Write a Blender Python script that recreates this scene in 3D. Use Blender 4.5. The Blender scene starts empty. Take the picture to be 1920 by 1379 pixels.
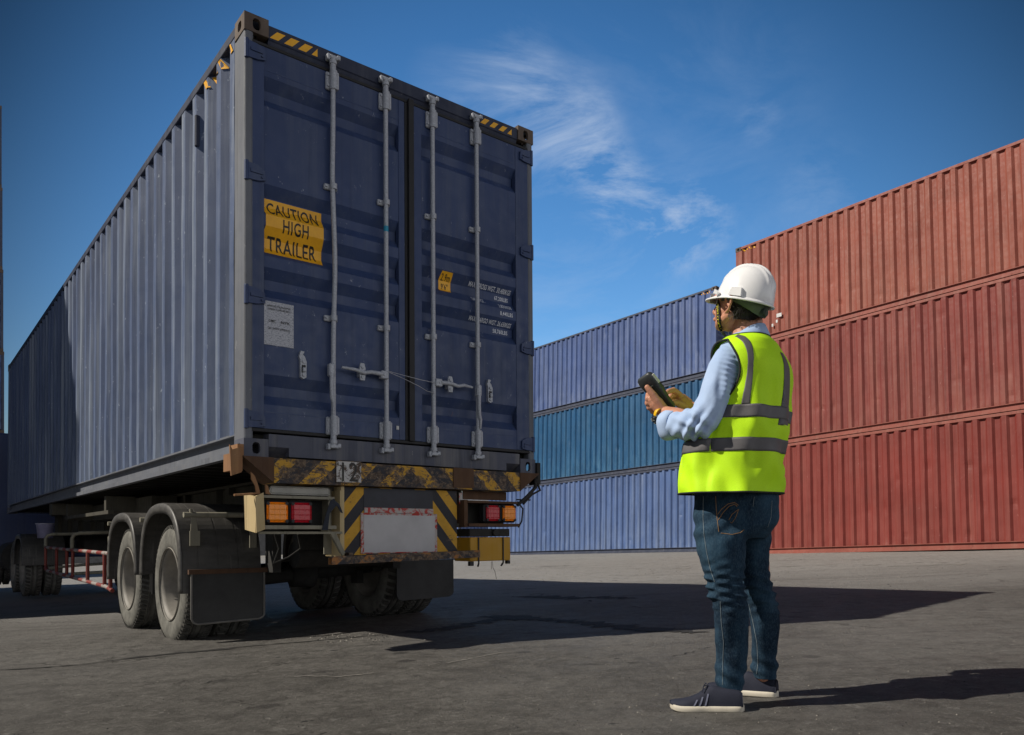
import bpy, bmesh, math, random
from mathutils import Vector, Matrix, noise, Euler
from mathutils.bvhtree import BVHTree
R = math.radians
PI = math.pi
random.seed(7)
sc = bpy.context.scene
C = sc.collection

# ------------------------------------------------------------------ camera
F_PX, CX, HY = 1459.1, 960.0, 976.4          # focal length / centre / eye level measured on the 1920 px photo
CAM_Z = 0.703
cam_d = bpy.data.cameras.new('camera'); cam = bpy.data.objects.new('camera', cam_d); C.objects.link(cam)
cam.location = (0, 0, CAM_Z); cam.rotation_euler = (R(90), 0, 0)
cam_d.sensor_width = 36; cam_d.lens = F_PX / 1920 * 36; cam_d.shift_y = (HY - 689.5) / 1920
cam_d.clip_start = 0.05; cam_d.clip_end = 2000
sc.camera = cam

# ------------------------------------------------------------------ sun, sky, exposure
SUN_AZ, SUN_EL = R(9.0), R(42.0)             # azimuth the light travels to (from +x towards +y), height above horizon
sd = Vector((math.cos(SUN_AZ)*math.cos(SUN_EL), math.sin(SUN_AZ)*math.cos(SUN_EL), -math.sin(SUN_EL)))
sl = bpy.data.lights.new('sun', 'SUN'); so = bpy.data.objects.new('sun', sl); C.objects.link(so)
sl.energy = 4.8; sl.angle = R(0.53); sl.color = (1.0, 0.93, 0.82)
so.rotation_euler = sd.to_track_quat('-Z', 'Y').to_euler(); so.location = (-20, -5, 20)
sc.view_settings.view_transform = 'Standard'; sc.view_settings.look = 'None'
sc.view_settings.exposure = 0; sc.view_settings.gamma = 1
sc.render.resolution_x = 1024; sc.render.resolution_y = 735

w = bpy.data.worlds.new('World'); sc.world = w; w.use_nodes = True
nt = w.node_tree; nt.nodes.clear()
def wn(t, **k):
    n = nt.nodes.new(t)
    for a, b in k.items(): setattr(n, a, b)
    return n
out = wn('ShaderNodeOutputWorld'); bg = wn('ShaderNodeBackground'); bg.inputs[1].default_value = 0.084
sky = wn('ShaderNodeTexSky', sky_type='NISHITA'); sky.sun_disc = False
sky.sun_elevation = SUN_EL
# the sun stands opposite to the travel direction
sky.sun_rotation = math.atan2(-sd.x, -sd.y) % (2*PI)
sky.air_density = 1.0; sky.dust_density = 0.25; sky.ozone_density = 2.2; sky.altitude = 300
tc = wn('ShaderNodeTexCoord')
def wmath(op, a, b=None, c=None, clamp=False):
    n = wn('ShaderNodeMath', operation=op); n.use_clamp = clamp
    for i, v in enumerate((a, b, c)):
        if v is None: continue
        if isinstance(v, (int, float)): n.inputs[i].default_value = v
        else: nt.links.new(v, n.inputs[i])
    return n.outputs[0]
def wvm(op, a, b):
    n = wn('ShaderNodeVectorMath', operation=op)
    for i, v in enumerate((a, b)):
        if isinstance(v, (tuple, Vector)): n.inputs[i].default_value = tuple(v)
        else: nt.links.new(v, n.inputs[i])
    return n
D = tc.outputs['Generated']
sep = wn('ShaderNodeSeparateXYZ'); nt.links.new(D, sep.inputs[0])
# thin high cloud: a sheet overhead, seen through its own perspective
zc = wmath('MAXIMUM', sep.outputs[2], 0.06)
comb = wn('ShaderNodeCombineXYZ')
nt.links.new(wmath('DIVIDE', sep.outputs[0], zc), comb.inputs[0]); nt.links.new(wmath('DIVIDE', sep.outputs[1], zc), comb.inputs[1])
mp = wn('ShaderNodeMapping'); mp.inputs['Rotation'].default_value = (0, R(-33), 0); mp.inputs['Scale'].default_value = (1.0, 1.0, 2.6)
nt.links.new(D, mp.inputs[0])
nz = wn('ShaderNodeTexNoise'); nz.inputs['Scale'].default_value = 4.2; nz.inputs['Detail'].default_value = 9; nz.inputs['Roughness'].default_value = 0.66; nz.inputs['Distortion'].default_value = 0.7
nt.links.new(mp.outputs[0], nz.inputs['Vector'])
def pdir(px, py): return Vector(((px-CX)/F_PX, 1.0, (HY-py)/F_PX)).normalized()
tot = None
def blob(px, py, rad, amp):
    """a bank of cloud standing in one quarter of the sky"""
    global tot
    d = wvm('DOT_PRODUCT', D, pdir(px, py)).outputs['Value']
    mr = wn('ShaderNodeMapRange'); mr.interpolation_type = 'SMOOTHSTEP'
    mr.inputs['From Min'].default_value = math.cos(rad); mr.inputs['From Max'].default_value = 1.0
    mr.inputs['To Min'].default_value = 0; mr.inputs['To Max'].default_value = amp
    nt.links.new(d, mr.inputs['Value'])
    tot = mr.outputs[0] if tot is None else wmath('ADD', tot, mr.outputs[0])
for b in ((870,180,.075,.3),(950,205,.085,.6),(1040,240,.085,.9),(1095,270,.06,.8),(1130,330,.055,.8),(1170,370,.055,1.4),(1285,430,.065,1.6),(1425,228,.03,.35),(980,110,.05,.4),(1560,370,.07,.4),(1250,300,.22,.22),(1100,560,.22,.35)): blob(*b)
cl = wn('ShaderNodeMapRange'); cl.inputs['From Min'].default_value = 0.44; cl.inputs['From Max'].default_value = 1.0
nt.links.new(nz.outputs['Fac'], cl.inputs['Value'])
cf = wmath('MULTIPLY', cl.outputs[0], tot, clamp=True)
hs = wn('ShaderNodeHueSaturation'); hs.inputs['Saturation'].default_value = 1.30; hs.inputs['Value'].default_value = 1.0
nt.links.new(sky.outputs[0], hs.inputs['Color'])
# lens-vignette darkening put into the sky colour, away from a point low ahead
dk = wvm('DOT_PRODUCT', D, pdir(1020, 760)).outputs['Value']
mk = wn('ShaderNodeMapRange'); mk.interpolation_type = 'SMOOTHSTEP'
mk.inputs['From Min'].default_value = 0.72; mk.inputs['From Max'].default_value = 1.0; mk.inputs['To Min'].default_value = 0.20; mk.inputs['To Max'].default_value = 2.0
nt.links.new(dk, mk.inputs['Value'])
mul = wn('ShaderNodeMix', data_type='RGBA', blend_type='MULTIPLY'); mul.inputs[0].default_value = 1
nt.links.new(hs.outputs[0], mul.inputs[6])
# fill glow added to the sky low behind the camera, to lift the shaded faces
def smap(v, a, b, lo, hi):
    q = wn('ShaderNodeMapRange'); q.interpolation_type = 'SMOOTHSTEP'
    for k, x in (('From Min', a), ('From Max', b), ('To Min', lo), ('To Max', hi)): q.inputs[k].default_value = x
    nt.links.new(v, q.inputs['Value']); return q.outputs[0]
bk = wmath('MULTIPLY', smap(wvm('DOT_PRODUCT', D, Vector((.72, -.68, .05)).normalized()).outputs['Value'], .25, .92, 0, 1.25), smap(sep.outputs[2], .10, .62, 2.15, 0.15))
mkb = mk.outputs[0]
fill_col = wn('ShaderNodeCombineColor')
for i, v in enumerate((5.6, 5.5, 5.6)): nt.links.new(wmath('MULTIPLY', bk, v), fill_col.inputs[i])
fill_add = wn('ShaderNodeMix', data_type='RGBA', blend_type='ADD'); fill_add.inputs[0].default_value = 1
cmb = wn('ShaderNodeCombineColor')
for i in range(3): nt.links.new(mkb, cmb.inputs[i])
nt.links.new(cmb.outputs[0], mul.inputs[7])
mx = wn('ShaderNodeMix', data_type='RGBA'); nt.links.new(cf, mx.inputs[0]); nt.links.new(mul.outputs[2], mx.inputs[6]); mx.inputs[7].default_value = (6.0, 7.2, 9.2, 1)
nt.links.new(mx.outputs[2], fill_add.inputs[6]); nt.links.new(fill_col.outputs[0], fill_add.inputs[7]); nt.links.new(fill_add.outputs[2], bg.inputs[0]); nt.links.new(bg.outputs[0], out.inputs[0])

# ------------------------------------------------------------------ materials
class NT:
    def __init__(s, name):
        s.m = bpy.data.materials.new(name); s.m.use_nodes = True; s.t = s.m.node_tree
        s.b = s.t.nodes['Principled BSDF']; s.tc = s.t.nodes.new('ShaderNodeTexCoord'); s.oi = s.t.nodes.new('ShaderNodeObjectInfo')
        s.co = s.vm('ADD', s.tc.outputs['Object'], s.vm('SCALE', (7.3, 5.1, 9.7), s.oi.outputs['Random']))
    def node(s, t, **k):
        n = s.t.nodes.new(t)
        for a, b in k.items(): setattr(n, a, b)
        return n
    def link(s, a, b):
        if isinstance(a, (int, float)): b.default_value = a
        elif isinstance(a, tuple): b.default_value = a if len(a) == len(b.default_value) else (*a, 1)
        else: s.t.links.new(a, b)
    def vm(s, op, a, b):
        n = s.node('ShaderNodeVectorMath', operation=op)
        s.link(a, n.inputs[0])
        if op == 'SCALE': s.link(b, n.inputs['Scale'])
        else: s.link(b, n.inputs[1])
        return n.outputs[0]
    def math(s, op, a, b=0.0, clamp=False):
        n = s.node('ShaderNodeMath', operation=op); n.use_clamp = clamp; s.link(a, n.inputs[0]); s.link(b, n.inputs[1]); return n.outputs[0]
    def noise(s, scale, detail=4, rough=.55, sc3=(1, 1, 1), dist=0, co=None):
        mp = s.node('ShaderNodeMapping'); mp.inputs['Scale'].default_value = sc3; s.link(co or s.co, mp.inputs[0])
        n = s.node('ShaderNodeTexNoise'); n.inputs['Scale'].default_value = scale; n.inputs['Detail'].default_value = detail
        n.inputs['Roughness'].default_value = rough; n.inputs['Distortion'].default_value = dist; s.link(mp.outputs[0], n.inputs['Vector'])
        return n.outputs['Fac']
    def ramp(s, v, a, b, lo=0., hi=1.):
        n = s.node('ShaderNodeMapRange'); n.inputs['From Min'].default_value = a; n.inputs['From Max'].default_value = b
        n.inputs['To Min'].default_value = lo; n.inputs['To Max'].default_value = hi; s.link(v, n.inputs['Value']); return n.outputs[0]
    def mix(s, f, a, b, mode='MIX'):
        n = s.node('ShaderNodeMix', data_type='RGBA', blend_type=mode); s.link(f, n.inputs[0]); s.link(a, n.inputs[6]); s.link(b, n.inputs[7]); return n.outputs[2]
    def bump(s, h, strength=.3, dist=.01, prev=None):
        n = s.node('ShaderNodeBump'); n.inputs['Strength'].default_value = strength; n.inputs['Distance'].default_value = dist
        s.link(h, n.inputs['Height'])
        if prev: s.link(prev, n.inputs['Normal'])
        return n.outputs[0]
    def fin(s, col, rough=.6, metal=0., bump=None, spec=.4):
        s.link(col, s.b.inputs['Base Color']); s.link(rough, s.b.inputs['Roughness']); s.link(metal, s.b.inputs['Metallic'])
        s.b.inputs['Specular IOR Level'].default_value = spec
        if bump: s.link(bump, s.b.inputs['Normal'])
        return s.m
def c4(c): return (*c, 1.0)
RUST = (.11, .045, .022, 1)
def paint(name, col, worn, streak=.35, chips=.3, rust=.1, rough=.5, dent=.35, dirt=.3, spec=.4, low=0.0, sat=1):
    n = NT(name)
    big = n.noise(.9, 3)
    c = n.mix(n.ramp(big, .3, .7), c4([v*.86 for v in col]), c4([min(1, v*1.12) for v in col]))
    st = n.noise(7, 5, .65, (1, 1, .045))
    c = n.mix(n.ramp(st, .47, .74, 0, streak), c, c4(worn))
    st2 = n.noise(16, 4, .6, (1, 1, .03))
    c = n.mix(n.ramp(st2, .56, .72, 0, dirt*.9), c, c4([v*.35 for v in col]))
    if low > 0:      # rubbing and road film near the bottom edge
        sx = n.node('ShaderNodeSeparateXYZ'); n.link(n.tc.outputs['Object'], sx.inputs[0])
        lw = n.math('MULTIPLY', n.ramp(sx.outputs[2], 1.3, .1, 0, low), n.ramp(n.noise(5, 6, .7, (1, 1, .3)), .42, .68))
        c = n.mix(lw, c, c4(worn))
    ch = n.noise(22, 6, .75, (1, 1, .55))
    c = n.mix(n.ramp(ch, .665 - .03*chips, .70, 0, chips), c, c4([min(1, v*1.5+.12) for v in worn]))
    ru = n.noise(4.2, 8, .78, (1, 1, .6), .3)
    rf = n.ramp(ru, .70 - .16*rust, .74 - .12*rust, 0, 1 if rust > .25 else .8)
    c = n.mix(rf, c, n.mix(n.noise(30, 3), RUST, (.2, .085, .04, 1)))
    fine = n.noise(60, 3)
    b = n.bump(n.noise(2.2, 2, .5, (1, 1, .6)), dent, .03)
    b = n.bump(fine, .08, .004, b)
    return n.fin(c, n.ramp(n.noise(12, 4), .3, .7, rough-.1, rough+.13), 0, b, spec)

M = {}
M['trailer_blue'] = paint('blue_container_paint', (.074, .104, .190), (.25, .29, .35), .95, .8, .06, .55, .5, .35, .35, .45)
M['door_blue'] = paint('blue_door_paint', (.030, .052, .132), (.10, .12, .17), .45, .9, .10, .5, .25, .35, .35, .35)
M['frame_blue'] = paint('dark_blue_frame_paint', (.017, .024, .052), (.10, .105, .125), .4, .5, .12, .55, .2, .3)
M['sill_grey'] = paint('worn_sill_paint', (.085, .092, .125), (.22, .21, .20), .8, .6, .22, .7, .2, .6)
M['rail_grey'] = paint('grey_rail_paint', (.13, .14, .165), (.2, .2, .2), .4, .5, .15, .6, .1, .5)
M['casting'] = paint('rusty_casting', (.10, .075, .06), (.18, .14, .11), .6, .4, .6, .8, .2, .5)
M['galv'] = None
n = NT('galvanised_steel'); f = n.noise(90, 5, .7)
M['galv'] = n.fin(n.mix(n.ramp(f, .3, .7), (.27, .29, .33, 1), (.50, .52, .57, 1)), n.ramp(f, .3, .7, .42, .6), .1, n.bump(f, .2, .003))
def plain(name, col, rough=.6, var=.25, scale=8, metal=0, spec=.4, bump=.1):
    n = NT(name); f = n.noise(scale, 6, .65)
    c = n.mix(n.ramp(f, .3, .7), c4([v*(1-var) for v in col]), c4([min(1, v*(1+var)) for v in col]))
    return n.fin(c, rough, metal, n.bump(n.noise(scale*5, 4), bump, .004), spec)
M['seal'] = plain('black_rubber_seal', (.012, .012, .014), .6)
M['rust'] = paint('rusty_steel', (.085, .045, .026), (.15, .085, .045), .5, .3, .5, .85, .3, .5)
M['rustlit'] = paint('sunlit_rusty_steel', (.24, .12, .055), (.42, .25, .12), .5, .4, .45, .8, .3, .4)  # rusty steel with sunlight put into its colour
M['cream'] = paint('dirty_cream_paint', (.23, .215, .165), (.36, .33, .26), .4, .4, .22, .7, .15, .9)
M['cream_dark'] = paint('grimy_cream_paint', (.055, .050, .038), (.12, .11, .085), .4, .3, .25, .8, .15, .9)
M['cream_lit'] = paint('sunlit_cream_paint', (.52, .40, .21), (.60, .50, .32), .5, .4, .25, .7, .15, .6)  # lit copy of the cream, sunlight mixed into the base colour
M['black'] = plain('black_paint', (.016, .016, .018), .55)
M['under'] = plain('grimy_underframe', (.03, .029, .027), .85, .4)
M['flap'] = plain('dusty_rubber_flap', (.022, .022, .022), .65, .5, 3, 0, .5, .3)
n = NT('fender_plastic'); f = n.noise(5, 6, .7, (1, 3, 3)); g = n.noise(14, 4, .6, (2.4, .15, .15))
M['fender'] = n.fin(n.mix(n.ramp(f, .35, .7), n.mix(n.ramp(g, .6, .68, 0, .5), (.045, .043, .040, 1), (.20, .19, .17, 1)), (.09, .085, .078, 1)), n.ramp(f, .3, .7, .38, .6), 0, None, .5)
n = NT('tyre_rubber'); f = n.noise(9, 7, .7)
M['tyre'] = n.fin(n.mix(n.ramp(f, .35, .65), (.10, .098, .088, 1), (.19, .185, .165, 1)), .85, 0, n.bump(n.noise(60, 4), .2, .004), .2)
n = NT('tread_rubber'); f = n.noise(9, 7, .7)
M['tread'] = n.fin(n.mix(n.ramp(f, .35, .65), (.03, .03, .028, 1), (.11, .105, .095, 1)), .9, 0, None, .15)
M['rim'] = plain('dusty_rim_paint', (.22, .205, .18), .6, .3, 6)
M['rimdark'] = plain('dark_hub', (.03, .028, .026), .8)
def hazard(name, xc, pitch, duty, wear, slope=1.0, off=0.0, yel=(.62, .34, .035), axis=0):
    n = NT(name); s = n.node('ShaderNodeSeparateXYZ'); n.link(n.tc.outputs['Object'], s.inputs[0])
    ax = n.math('ABSOLUTE', n.math('SUBTRACT', s.outputs[0], xc))
    u = n.math('ADD', ax, n.math('MULTIPLY', s.outputs[2], slope))
    u = n.math('ADD', n.math('DIVIDE', u, pitch), off+50)
    fr = n.math('FRACT', u)
    yb = n.math('LESS_THAN', fr, duty)
    f = n.noise(12, 6, .7)
    c = n.mix(yb, n.mix(f, (.016, .016, .02, 1), (.04, .04, .05, 1)), n.mix(n.ramp(f, .3, .7), c4([v*.7 for v in yel]), c4(yel)))
    w1 = n.noise(9, 10, .82, (1, 1, 1.6), .6)
    t = .62 - .17*wear
    c = n.mix(n.ramp(w1, t, t+.03), c, n.mix(n.ramp(n.noise(38, 5, .7), .4, .6), (.05, .032, .024, 1), (.17, .12, .08, 1)))
    w2 = n.noise(17, 10, .8, (1, 1, 1), .4)
    c = n.mix(n.ramp(w2, .66-.07*wear, .69-.07*wear), c, (.33, .30, .25, 1))
    return n.fin(c, .6, 0, n.bump(w1, .25, .004), .3)
M['haz_beam'] = hazard('worn_hazard_stripes_on_beam', 1.19, .29, .46, .80, 1.0, .1)
M['haz_panel'] = hazard('hazard_stripes_on_panel', 1.166, .19, .50, .15, .85, .28)
M['haz_bar'] = hazard('worn_hazard_stripes_on_bumper', 1.19, .24, .36, .85, 1.2, 0, (.40, .17, .05))
n = NT('yellow_sticker'); f = n.noise(14, 6, .7)
M['sticker'] = n.fin(n.mix(n.ramp(f, .35, .75), (.86, .44, .012, 1), (.72, .34, .01, 1)), .45, 0, None, .5)
M['ink'] = plain('black_lettering', (.02, .018, .015), .5)
M['whiteink'] = plain('white_lettering', (.74, .77, .84), .6, .12, 40)
M['yelpaint'] = paint('yellow_box_paint', (.52, .27, .012), (.50, .33, .08), .4, .25, .1, .5, .1, .4)
n = NT('plate_white'); f = n.noise(5, 6, .6)
M['plate'] = n.fin(n.mix(n.ramp(f, .3, .7), (.40, .39, .40, 1), (.50, .49, .50, 1)), .5)
n = NT('peeling_red_white'); f = n.noise(16, 8, .75, (1, 1, 1), .5)
M['redwhite'] = n.fin(n.mix(n.ramp(f, .47, .52), (.42, .03, .025, 1), (.42, .38, .36, 1)), .6)
def lens(name, col, em):
    n = NT(name); s = n.node('ShaderNodeSeparateXYZ'); n.link(n.tc.outputs['Object'], s.inputs[0])
    gx = n.math('ABSOLUTE', n.math('SINE', n.math('MULTIPLY', s.outputs[0], 92))); gz = n.math('ABSOLUTE', n.math('SINE', n.math('MULTIPLY', s.outputs[2], 92)))
    g = n.ramp(n.math('MINIMUM', gx, gz), 0, .30, .35, 1)
    return n.fin(n.mix(g, c4([v*.62 for v in col]), c4(col)), .22, 0, n.bump(g, .5, .004), .6)
M['amber'] = lens('amber_lens', (1.0, .30, .008), 0)
M['redlens'] = lens('red_lens', (.50, .008, .022), 0)
M['platemetal'] = None
n = NT('etched_data_plate'); a = n.noise(30, 4, .7, (1, 1, 1)); b_ = n.noise(230, 3, .7, (.3, 1, 1))
M['platemetal'] = n.fin(n.mix(n.ramp(b_, .38, .52), (.14, .15, .18, 1), (.40, .41, .45, 1)), .5, .2)
# far stacks
M['red1'] = paint('orange_red_container_paint', (.265, .072, .050), (.36, .16, .12), .6, .6, .12, .6, .9, .5, .3, .35)
M['red2'] = paint('faded_red_container_paint', (.205, .045, .038), (.31, .13, .10), .55, .6, .14, .6, .9, .5, .3, .45)
M['red3'] = paint('brick_red_container_paint', (.195, .034, .027), (.29, .10, .08), .5, .6, .10, .6, .9, .45, .3, .35)
M['blu1'] = paint('greyed_blue_container_paint', (.060, .102, .255), (.24, .29, .42), .5, .6, .05, .55, .8, .25, .35, .55)
M['blu2'] = paint('teal_blue_container_paint', (.009, .078, .190), (.11, .25, .38), .35, .6, .03, .5, .6, .25, .4, .4)
M['blu3'] = paint('pale_blue_container_paint', (.076, .130, .290), (.26, .32, .44), .5, .5, .05, .55, .8, .25, .35, .35)
M['rail_blue'] = paint('dark_rail_paint', (.045, .055, .09), (.15, .16, .2), .4, .4, .15, .6, .1, .4)
M['rail_red'] = paint('red_rail_paint', (.27, .075, .055), (.33, .17, .13), .4, .4, .2, .6, .1, .5)

# ------------------------------------------------------------------ mesh helper
class MB:
    def __init__(s): s.v = []; s.f = []; s.m = []; s.sm = []
    def add(s, vs, fs, mi=0, smooth=False, M4=None):
        o = len(s.v)
        s.v += [tuple(M4 @ Vector(p)) if M4 else tuple(p) for p in vs]
        for f in fs: s.f.append([i+o for i in f]); s.m.append(mi); s.sm.append(smooth)
    def box(s, x0, x1, y0, y1, z0, z1, mi=0, M4=None, ch=0.0):
        if ch <= 0:
            vs = [(x, y, z) for z in (z0, z1) for y in (y0, y1) for x in (x0, x1)]
            s.add(vs, [(0, 2, 3, 1), (4, 5, 7, 6), (0, 1, 5, 4), (2, 6, 7, 3), (0, 4, 6, 2), (1, 3, 7, 5)], mi, False, M4); return
        bm = bmesh.new(); bmesh.ops.create_cube(bm, size=1)
        for v in bm.verts: v.co = Vector(((x0+x1)/2+v.co.x*(x1-x0), (y0+y1)/2+v.co.y*(y1-y0), (z0+z1)/2+v.co.z*(z1-z0)))
        bmesh.ops.bevel(bm, geom=bm.edges[:], offset=ch, segments=1, affect='EDGES')
        s.frombm(bm, mi, False, M4)
    def frombm(s, bm, mi=0, smooth=False, M4=None):
        bm.verts.index_update()
        s.add([v.co[:] for v in bm.verts], [[v.index for v in f.verts] for f in bm.faces], mi, smooth, M4); bm.free()
    def prism(s, pts, a, b, axis='y', mi=0, smooth=False, M4=None, caps=True):
        """closed 2D outline pushed from a to b along an axis; pts in the two other axes (in xyz order)"""
        def P(p, t): return {'x': (t, p[0], p[1]), 'y': (p[0], t, p[1]), 'z': (p[0], p[1], t)}[axis]
        k = len(pts); vs = [P(p, a) for p in pts]+[P(p, b) for p in pts]
        fs = [(i, (i+1) % k, (i+1) % k+k, i+k) for i in range(k)]
        s.add(vs, fs, mi, smooth, M4)
        if caps: s.add(vs, [tuple(range(k))[::-1], tuple(range(k, 2*k))], mi, False, M4)
    def strip(s, pts, a, b, axis='y', mi=0, n=1, smooth=False):
        def P(p, t): return {'x': (t, p[0], p[1]), 'y': (p[0], t, p[1]), 'z': (p[0], p[1], t)}[axis]
        k = len(pts); vs = [P(p, a+(b-a)*j/n) for j in range(n+1) for p in pts]
        s.add(vs, [(j*k+i, j*k+i+1, (j+1)*k+i+1, (j+1)*k+i) for j in range(n) for i in range(k-1)], mi, smooth)
    def tube(s, path, r, seg=10, mi=0, caps=True, smooth=True):
        path = [Vector(p) for p in path]; rs = r if isinstance(r, (list, tuple)) else [r]*len(path)
        rings = []; up = None
        for i, p in enumerate(path):
            d = (path[min(i+1, len(path)-1)]-path[max(i-1, 0)]).normalized()
            if up is None: up = Vector((0, 0, 1)) if abs(d.z) < .9 else Vector((1, 0, 0))
            x = d.cross(up).normalized(); y = x.cross(d).normalized(); up = y
            rings.append([p+(x*math.cos(2*PI*k/seg)+y*math.sin(2*PI*k/seg))*rs[i] for k in range(seg)])
        vs = [q for g in rings for q in g]
        fs = [(i*seg+k, i*seg+(k+1) % seg, (i+1)*seg+(k+1) % seg, (i+1)*seg+k) for i in range(len(path)-1) for k in range(seg)]
        s.add(vs, fs, mi, smooth)
        if caps: s.add(vs, [tuple(range(seg))[::-1], tuple(range((len(path)-1)*seg, len(path)*seg))], mi)
    def lathe(s, prof, c, axis='x', seg=48, mi=0, smooth=True, close=False):
        """prof: (radius, along) pairs round an axis through c"""
        c = Vector(c); vs = []
        for r, a in prof:
            for k in range(seg):
                t = 2*PI*k/seg; u, v = r*math.cos(t), r*math.sin(t)
                vs.append(c+Vector({'x': (a, u, v), 'y': (u, a, v), 'z': (u, v, a)}[axis]))
        n = len(prof)
        fs = [(i*seg+k, i*seg+(k+1) % seg, (i+1)*seg+(k+1) % seg, (i+1)*seg+k) for i in range(n-1) for k in range(seg)]
        s.add(vs, fs, mi, smooth)
    def build(s, name, mats, parent=None, bevel=0, solid=0, autos=None):
        me = bpy.data.meshes.new(name); me.from_pydata(s.v, [], s.f)
        for m in (mats if isinstance(mats, (list, tuple)) else [mats]): me.materials.append(m)
        me.polygons.foreach_set('material_index', s.m); me.polygons.foreach_set('use_smooth', s.sm); me.update()
        o = bpy.data.objects.new(name, me); C.objects.link(o)
        if parent: o.parent = parent
        if solid: md = o.modifiers.new('s', 'SOLIDIFY'); md.thickness = solid; md.offset = 0
        if bevel: md = o.modifiers.new('b', 'BEVEL'); md.width = bevel; md.segments = 2; md.limit_method = 'ANGLE'; md.angle_limit = R(40)
        return o
def tag(o, label=None, cat=None, group=None, kind=None):
    if label: o['label'] = label
    if cat: o['category'] = cat
    if group: o['group'] = group
    if kind: o['kind'] = kind
    return o
def empty(name, label, cat, mat=None, loc=None, group=None):
    o = bpy.data.objects.new(name, None); C.objects.link(o); o.empty_display_size = .2
    if mat is not None: o.matrix_world = mat
    if loc is not None: o.location = loc
    return tag(o, label, cat, group)
def text_data(body, size=1.0, spacing=1.0, bold=0.0):
    cu = bpy.data.curves.new('t', 'FONT'); cu.body = body; cu.size = size; cu.space_character = spacing; cu.align_x = 'LEFT'
    cu.resolution_u = 3; cu.offset = bold
    ob = bpy.data.objects.new('t', cu); C.objects.link(ob)
    dg = bpy.context.evaluated_depsgraph_get(); me = bpy.data.meshes.new_from_object(ob.evaluated_get(dg))
    bm = bmesh.new(); bm.from_mesh(me); bpy.data.objects.remove(ob); bpy.data.curves.remove(cu); bpy.data.meshes.remove(me)
    return bm
def fit_text(body, w, h, bold=0.0, cuts=0, spacing=1.0):
    """lettering as a flat bmesh in x (0..w), y (0..h); optionally sliced horizontally so that it can be bent"""
    bm = text_data(body, 1, spacing, bold)
    xs = [v.co.x for v in bm.verts]; ys = [v.co.y for v in bm.verts]; a, b, c, d = min(xs), max(xs), min(ys), max(ys)
    for v in bm.verts: v.co = Vector(((v.co.x-a)/(b-a)*w, (v.co.y-c)/(d-c)*h, 0))
    if cuts:
        for i in range(1, cuts):
            g = bm.verts[:]+bm.edges[:]+bm.faces[:]
            bmesh.ops.bisect_plane(bm, geom=g, plane_co=(0, h*i/cuts, 0), plane_no=(0, 1, 0), dist=1e-6)
    return bm

def gz(x, y): return .0440*x-.0230*y                 # the yard falls away gently to the left and to the back
def rotm(rx, ry, rz): return Euler((R(rx), R(ry), R(rz)), 'XYZ').to_matrix().to_4x4()

# ------------------------------------------------------------------ containers
CW, CL, CH = 2.438, 12.192, 2.896
def yd(z):
    """depth of the pressed door skin behind the frame face at height z"""
    for zt in (2.522, 1.806, 1.530, 1.255, .548):
        for za, zb, ya, yb in ((zt, zt-.07, 0, 1), (zt-.07, zt-.135, 1, 1), (zt-.135, zt-.20, 1, 0)):
            if zb <= z <= za: return -0+.010+.050*(ya+(yb-ya)*(za-z)/(za-zb))
    return .010
def door_levels(z0, z1):
    L = {z0, z1}
    for zt in (2.522, 1.806, 1.530, 1.255, .548):
        for k in (0, .07, .135, .20):
            if z0 < zt-k < z1: L.add(zt-k)
    return sorted(L)
def corrug(y0, y1, pitch=.278, dep=.048):
    """plan outline (x, y) of the side sheet: trapezoid waves; x grows inwards"""
    n = max(1, round((y1-y0)/pitch)); p = (y1-y0)/n; pts = []
    for i in range(n):
        b = y0+i*p
        pts += [(0, b), (0, b+p*.32), (dep, b+p*.49), (dep, b+p*.83)]
    pts.append((0, y1)); return pts
def side_sheet(name, x, sgn, z0, z1, L, mat, parent, seed, dents=0, rows=14, amp=.004):
    rnd = random.Random(seed)
    pts = corrug(.20, L-.20)
    # split the flats so that dents have something to bend
    dn = [(rnd.uniform(.5, L-.5), rnd.choice([rnd.uniform(z0+.05, z0+.9), rnd.uniform(z0+.1, z1-.2)]), rnd.uniform(.035, .12), rnd.uniform(.05, .16), rnd.uniform(.006, .022)) for _ in range(dents)]
    fp = []
    for i in range(len(pts)-1):
        a, b = pts[i], pts[i+1]; fp.append(a); fp.append(((a[0]+b[0])/2, (a[1]+b[1])/2))
    fp.append(pts[-1])
    if dents > 6: rows = 44
    vs = []; k = len(fp)
    for j in range(rows+1):
        z = z0+(z1-z0)*j/rows
        for (xx, yy) in fp:
            d = amp*(noise.noise(Vector((yy*.9, z*.8, seed*3.1)))*1.6+noise.noise(Vector((yy*3.5, z*2.4, seed))))
            for (cy, cz, ry, rz, am) in dn:
                q = ((yy-cy)/ry)**2+((z-cz)/rz)**2
                if q < 6: d += am*math.exp(-q)
            if j in (0, rows): d = 0
            vs.append((x+sgn*(.004+xx+d), yy, z))
    fs = [(j*k+i, j*k+i+1, (j+1)*k+i+1, (j+1)*k+i) for j in range(rows) for i in range(k-1)]
    mb = MB(); mb.add(vs, fs)
    return mb.build(name, mat, parent)
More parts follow.
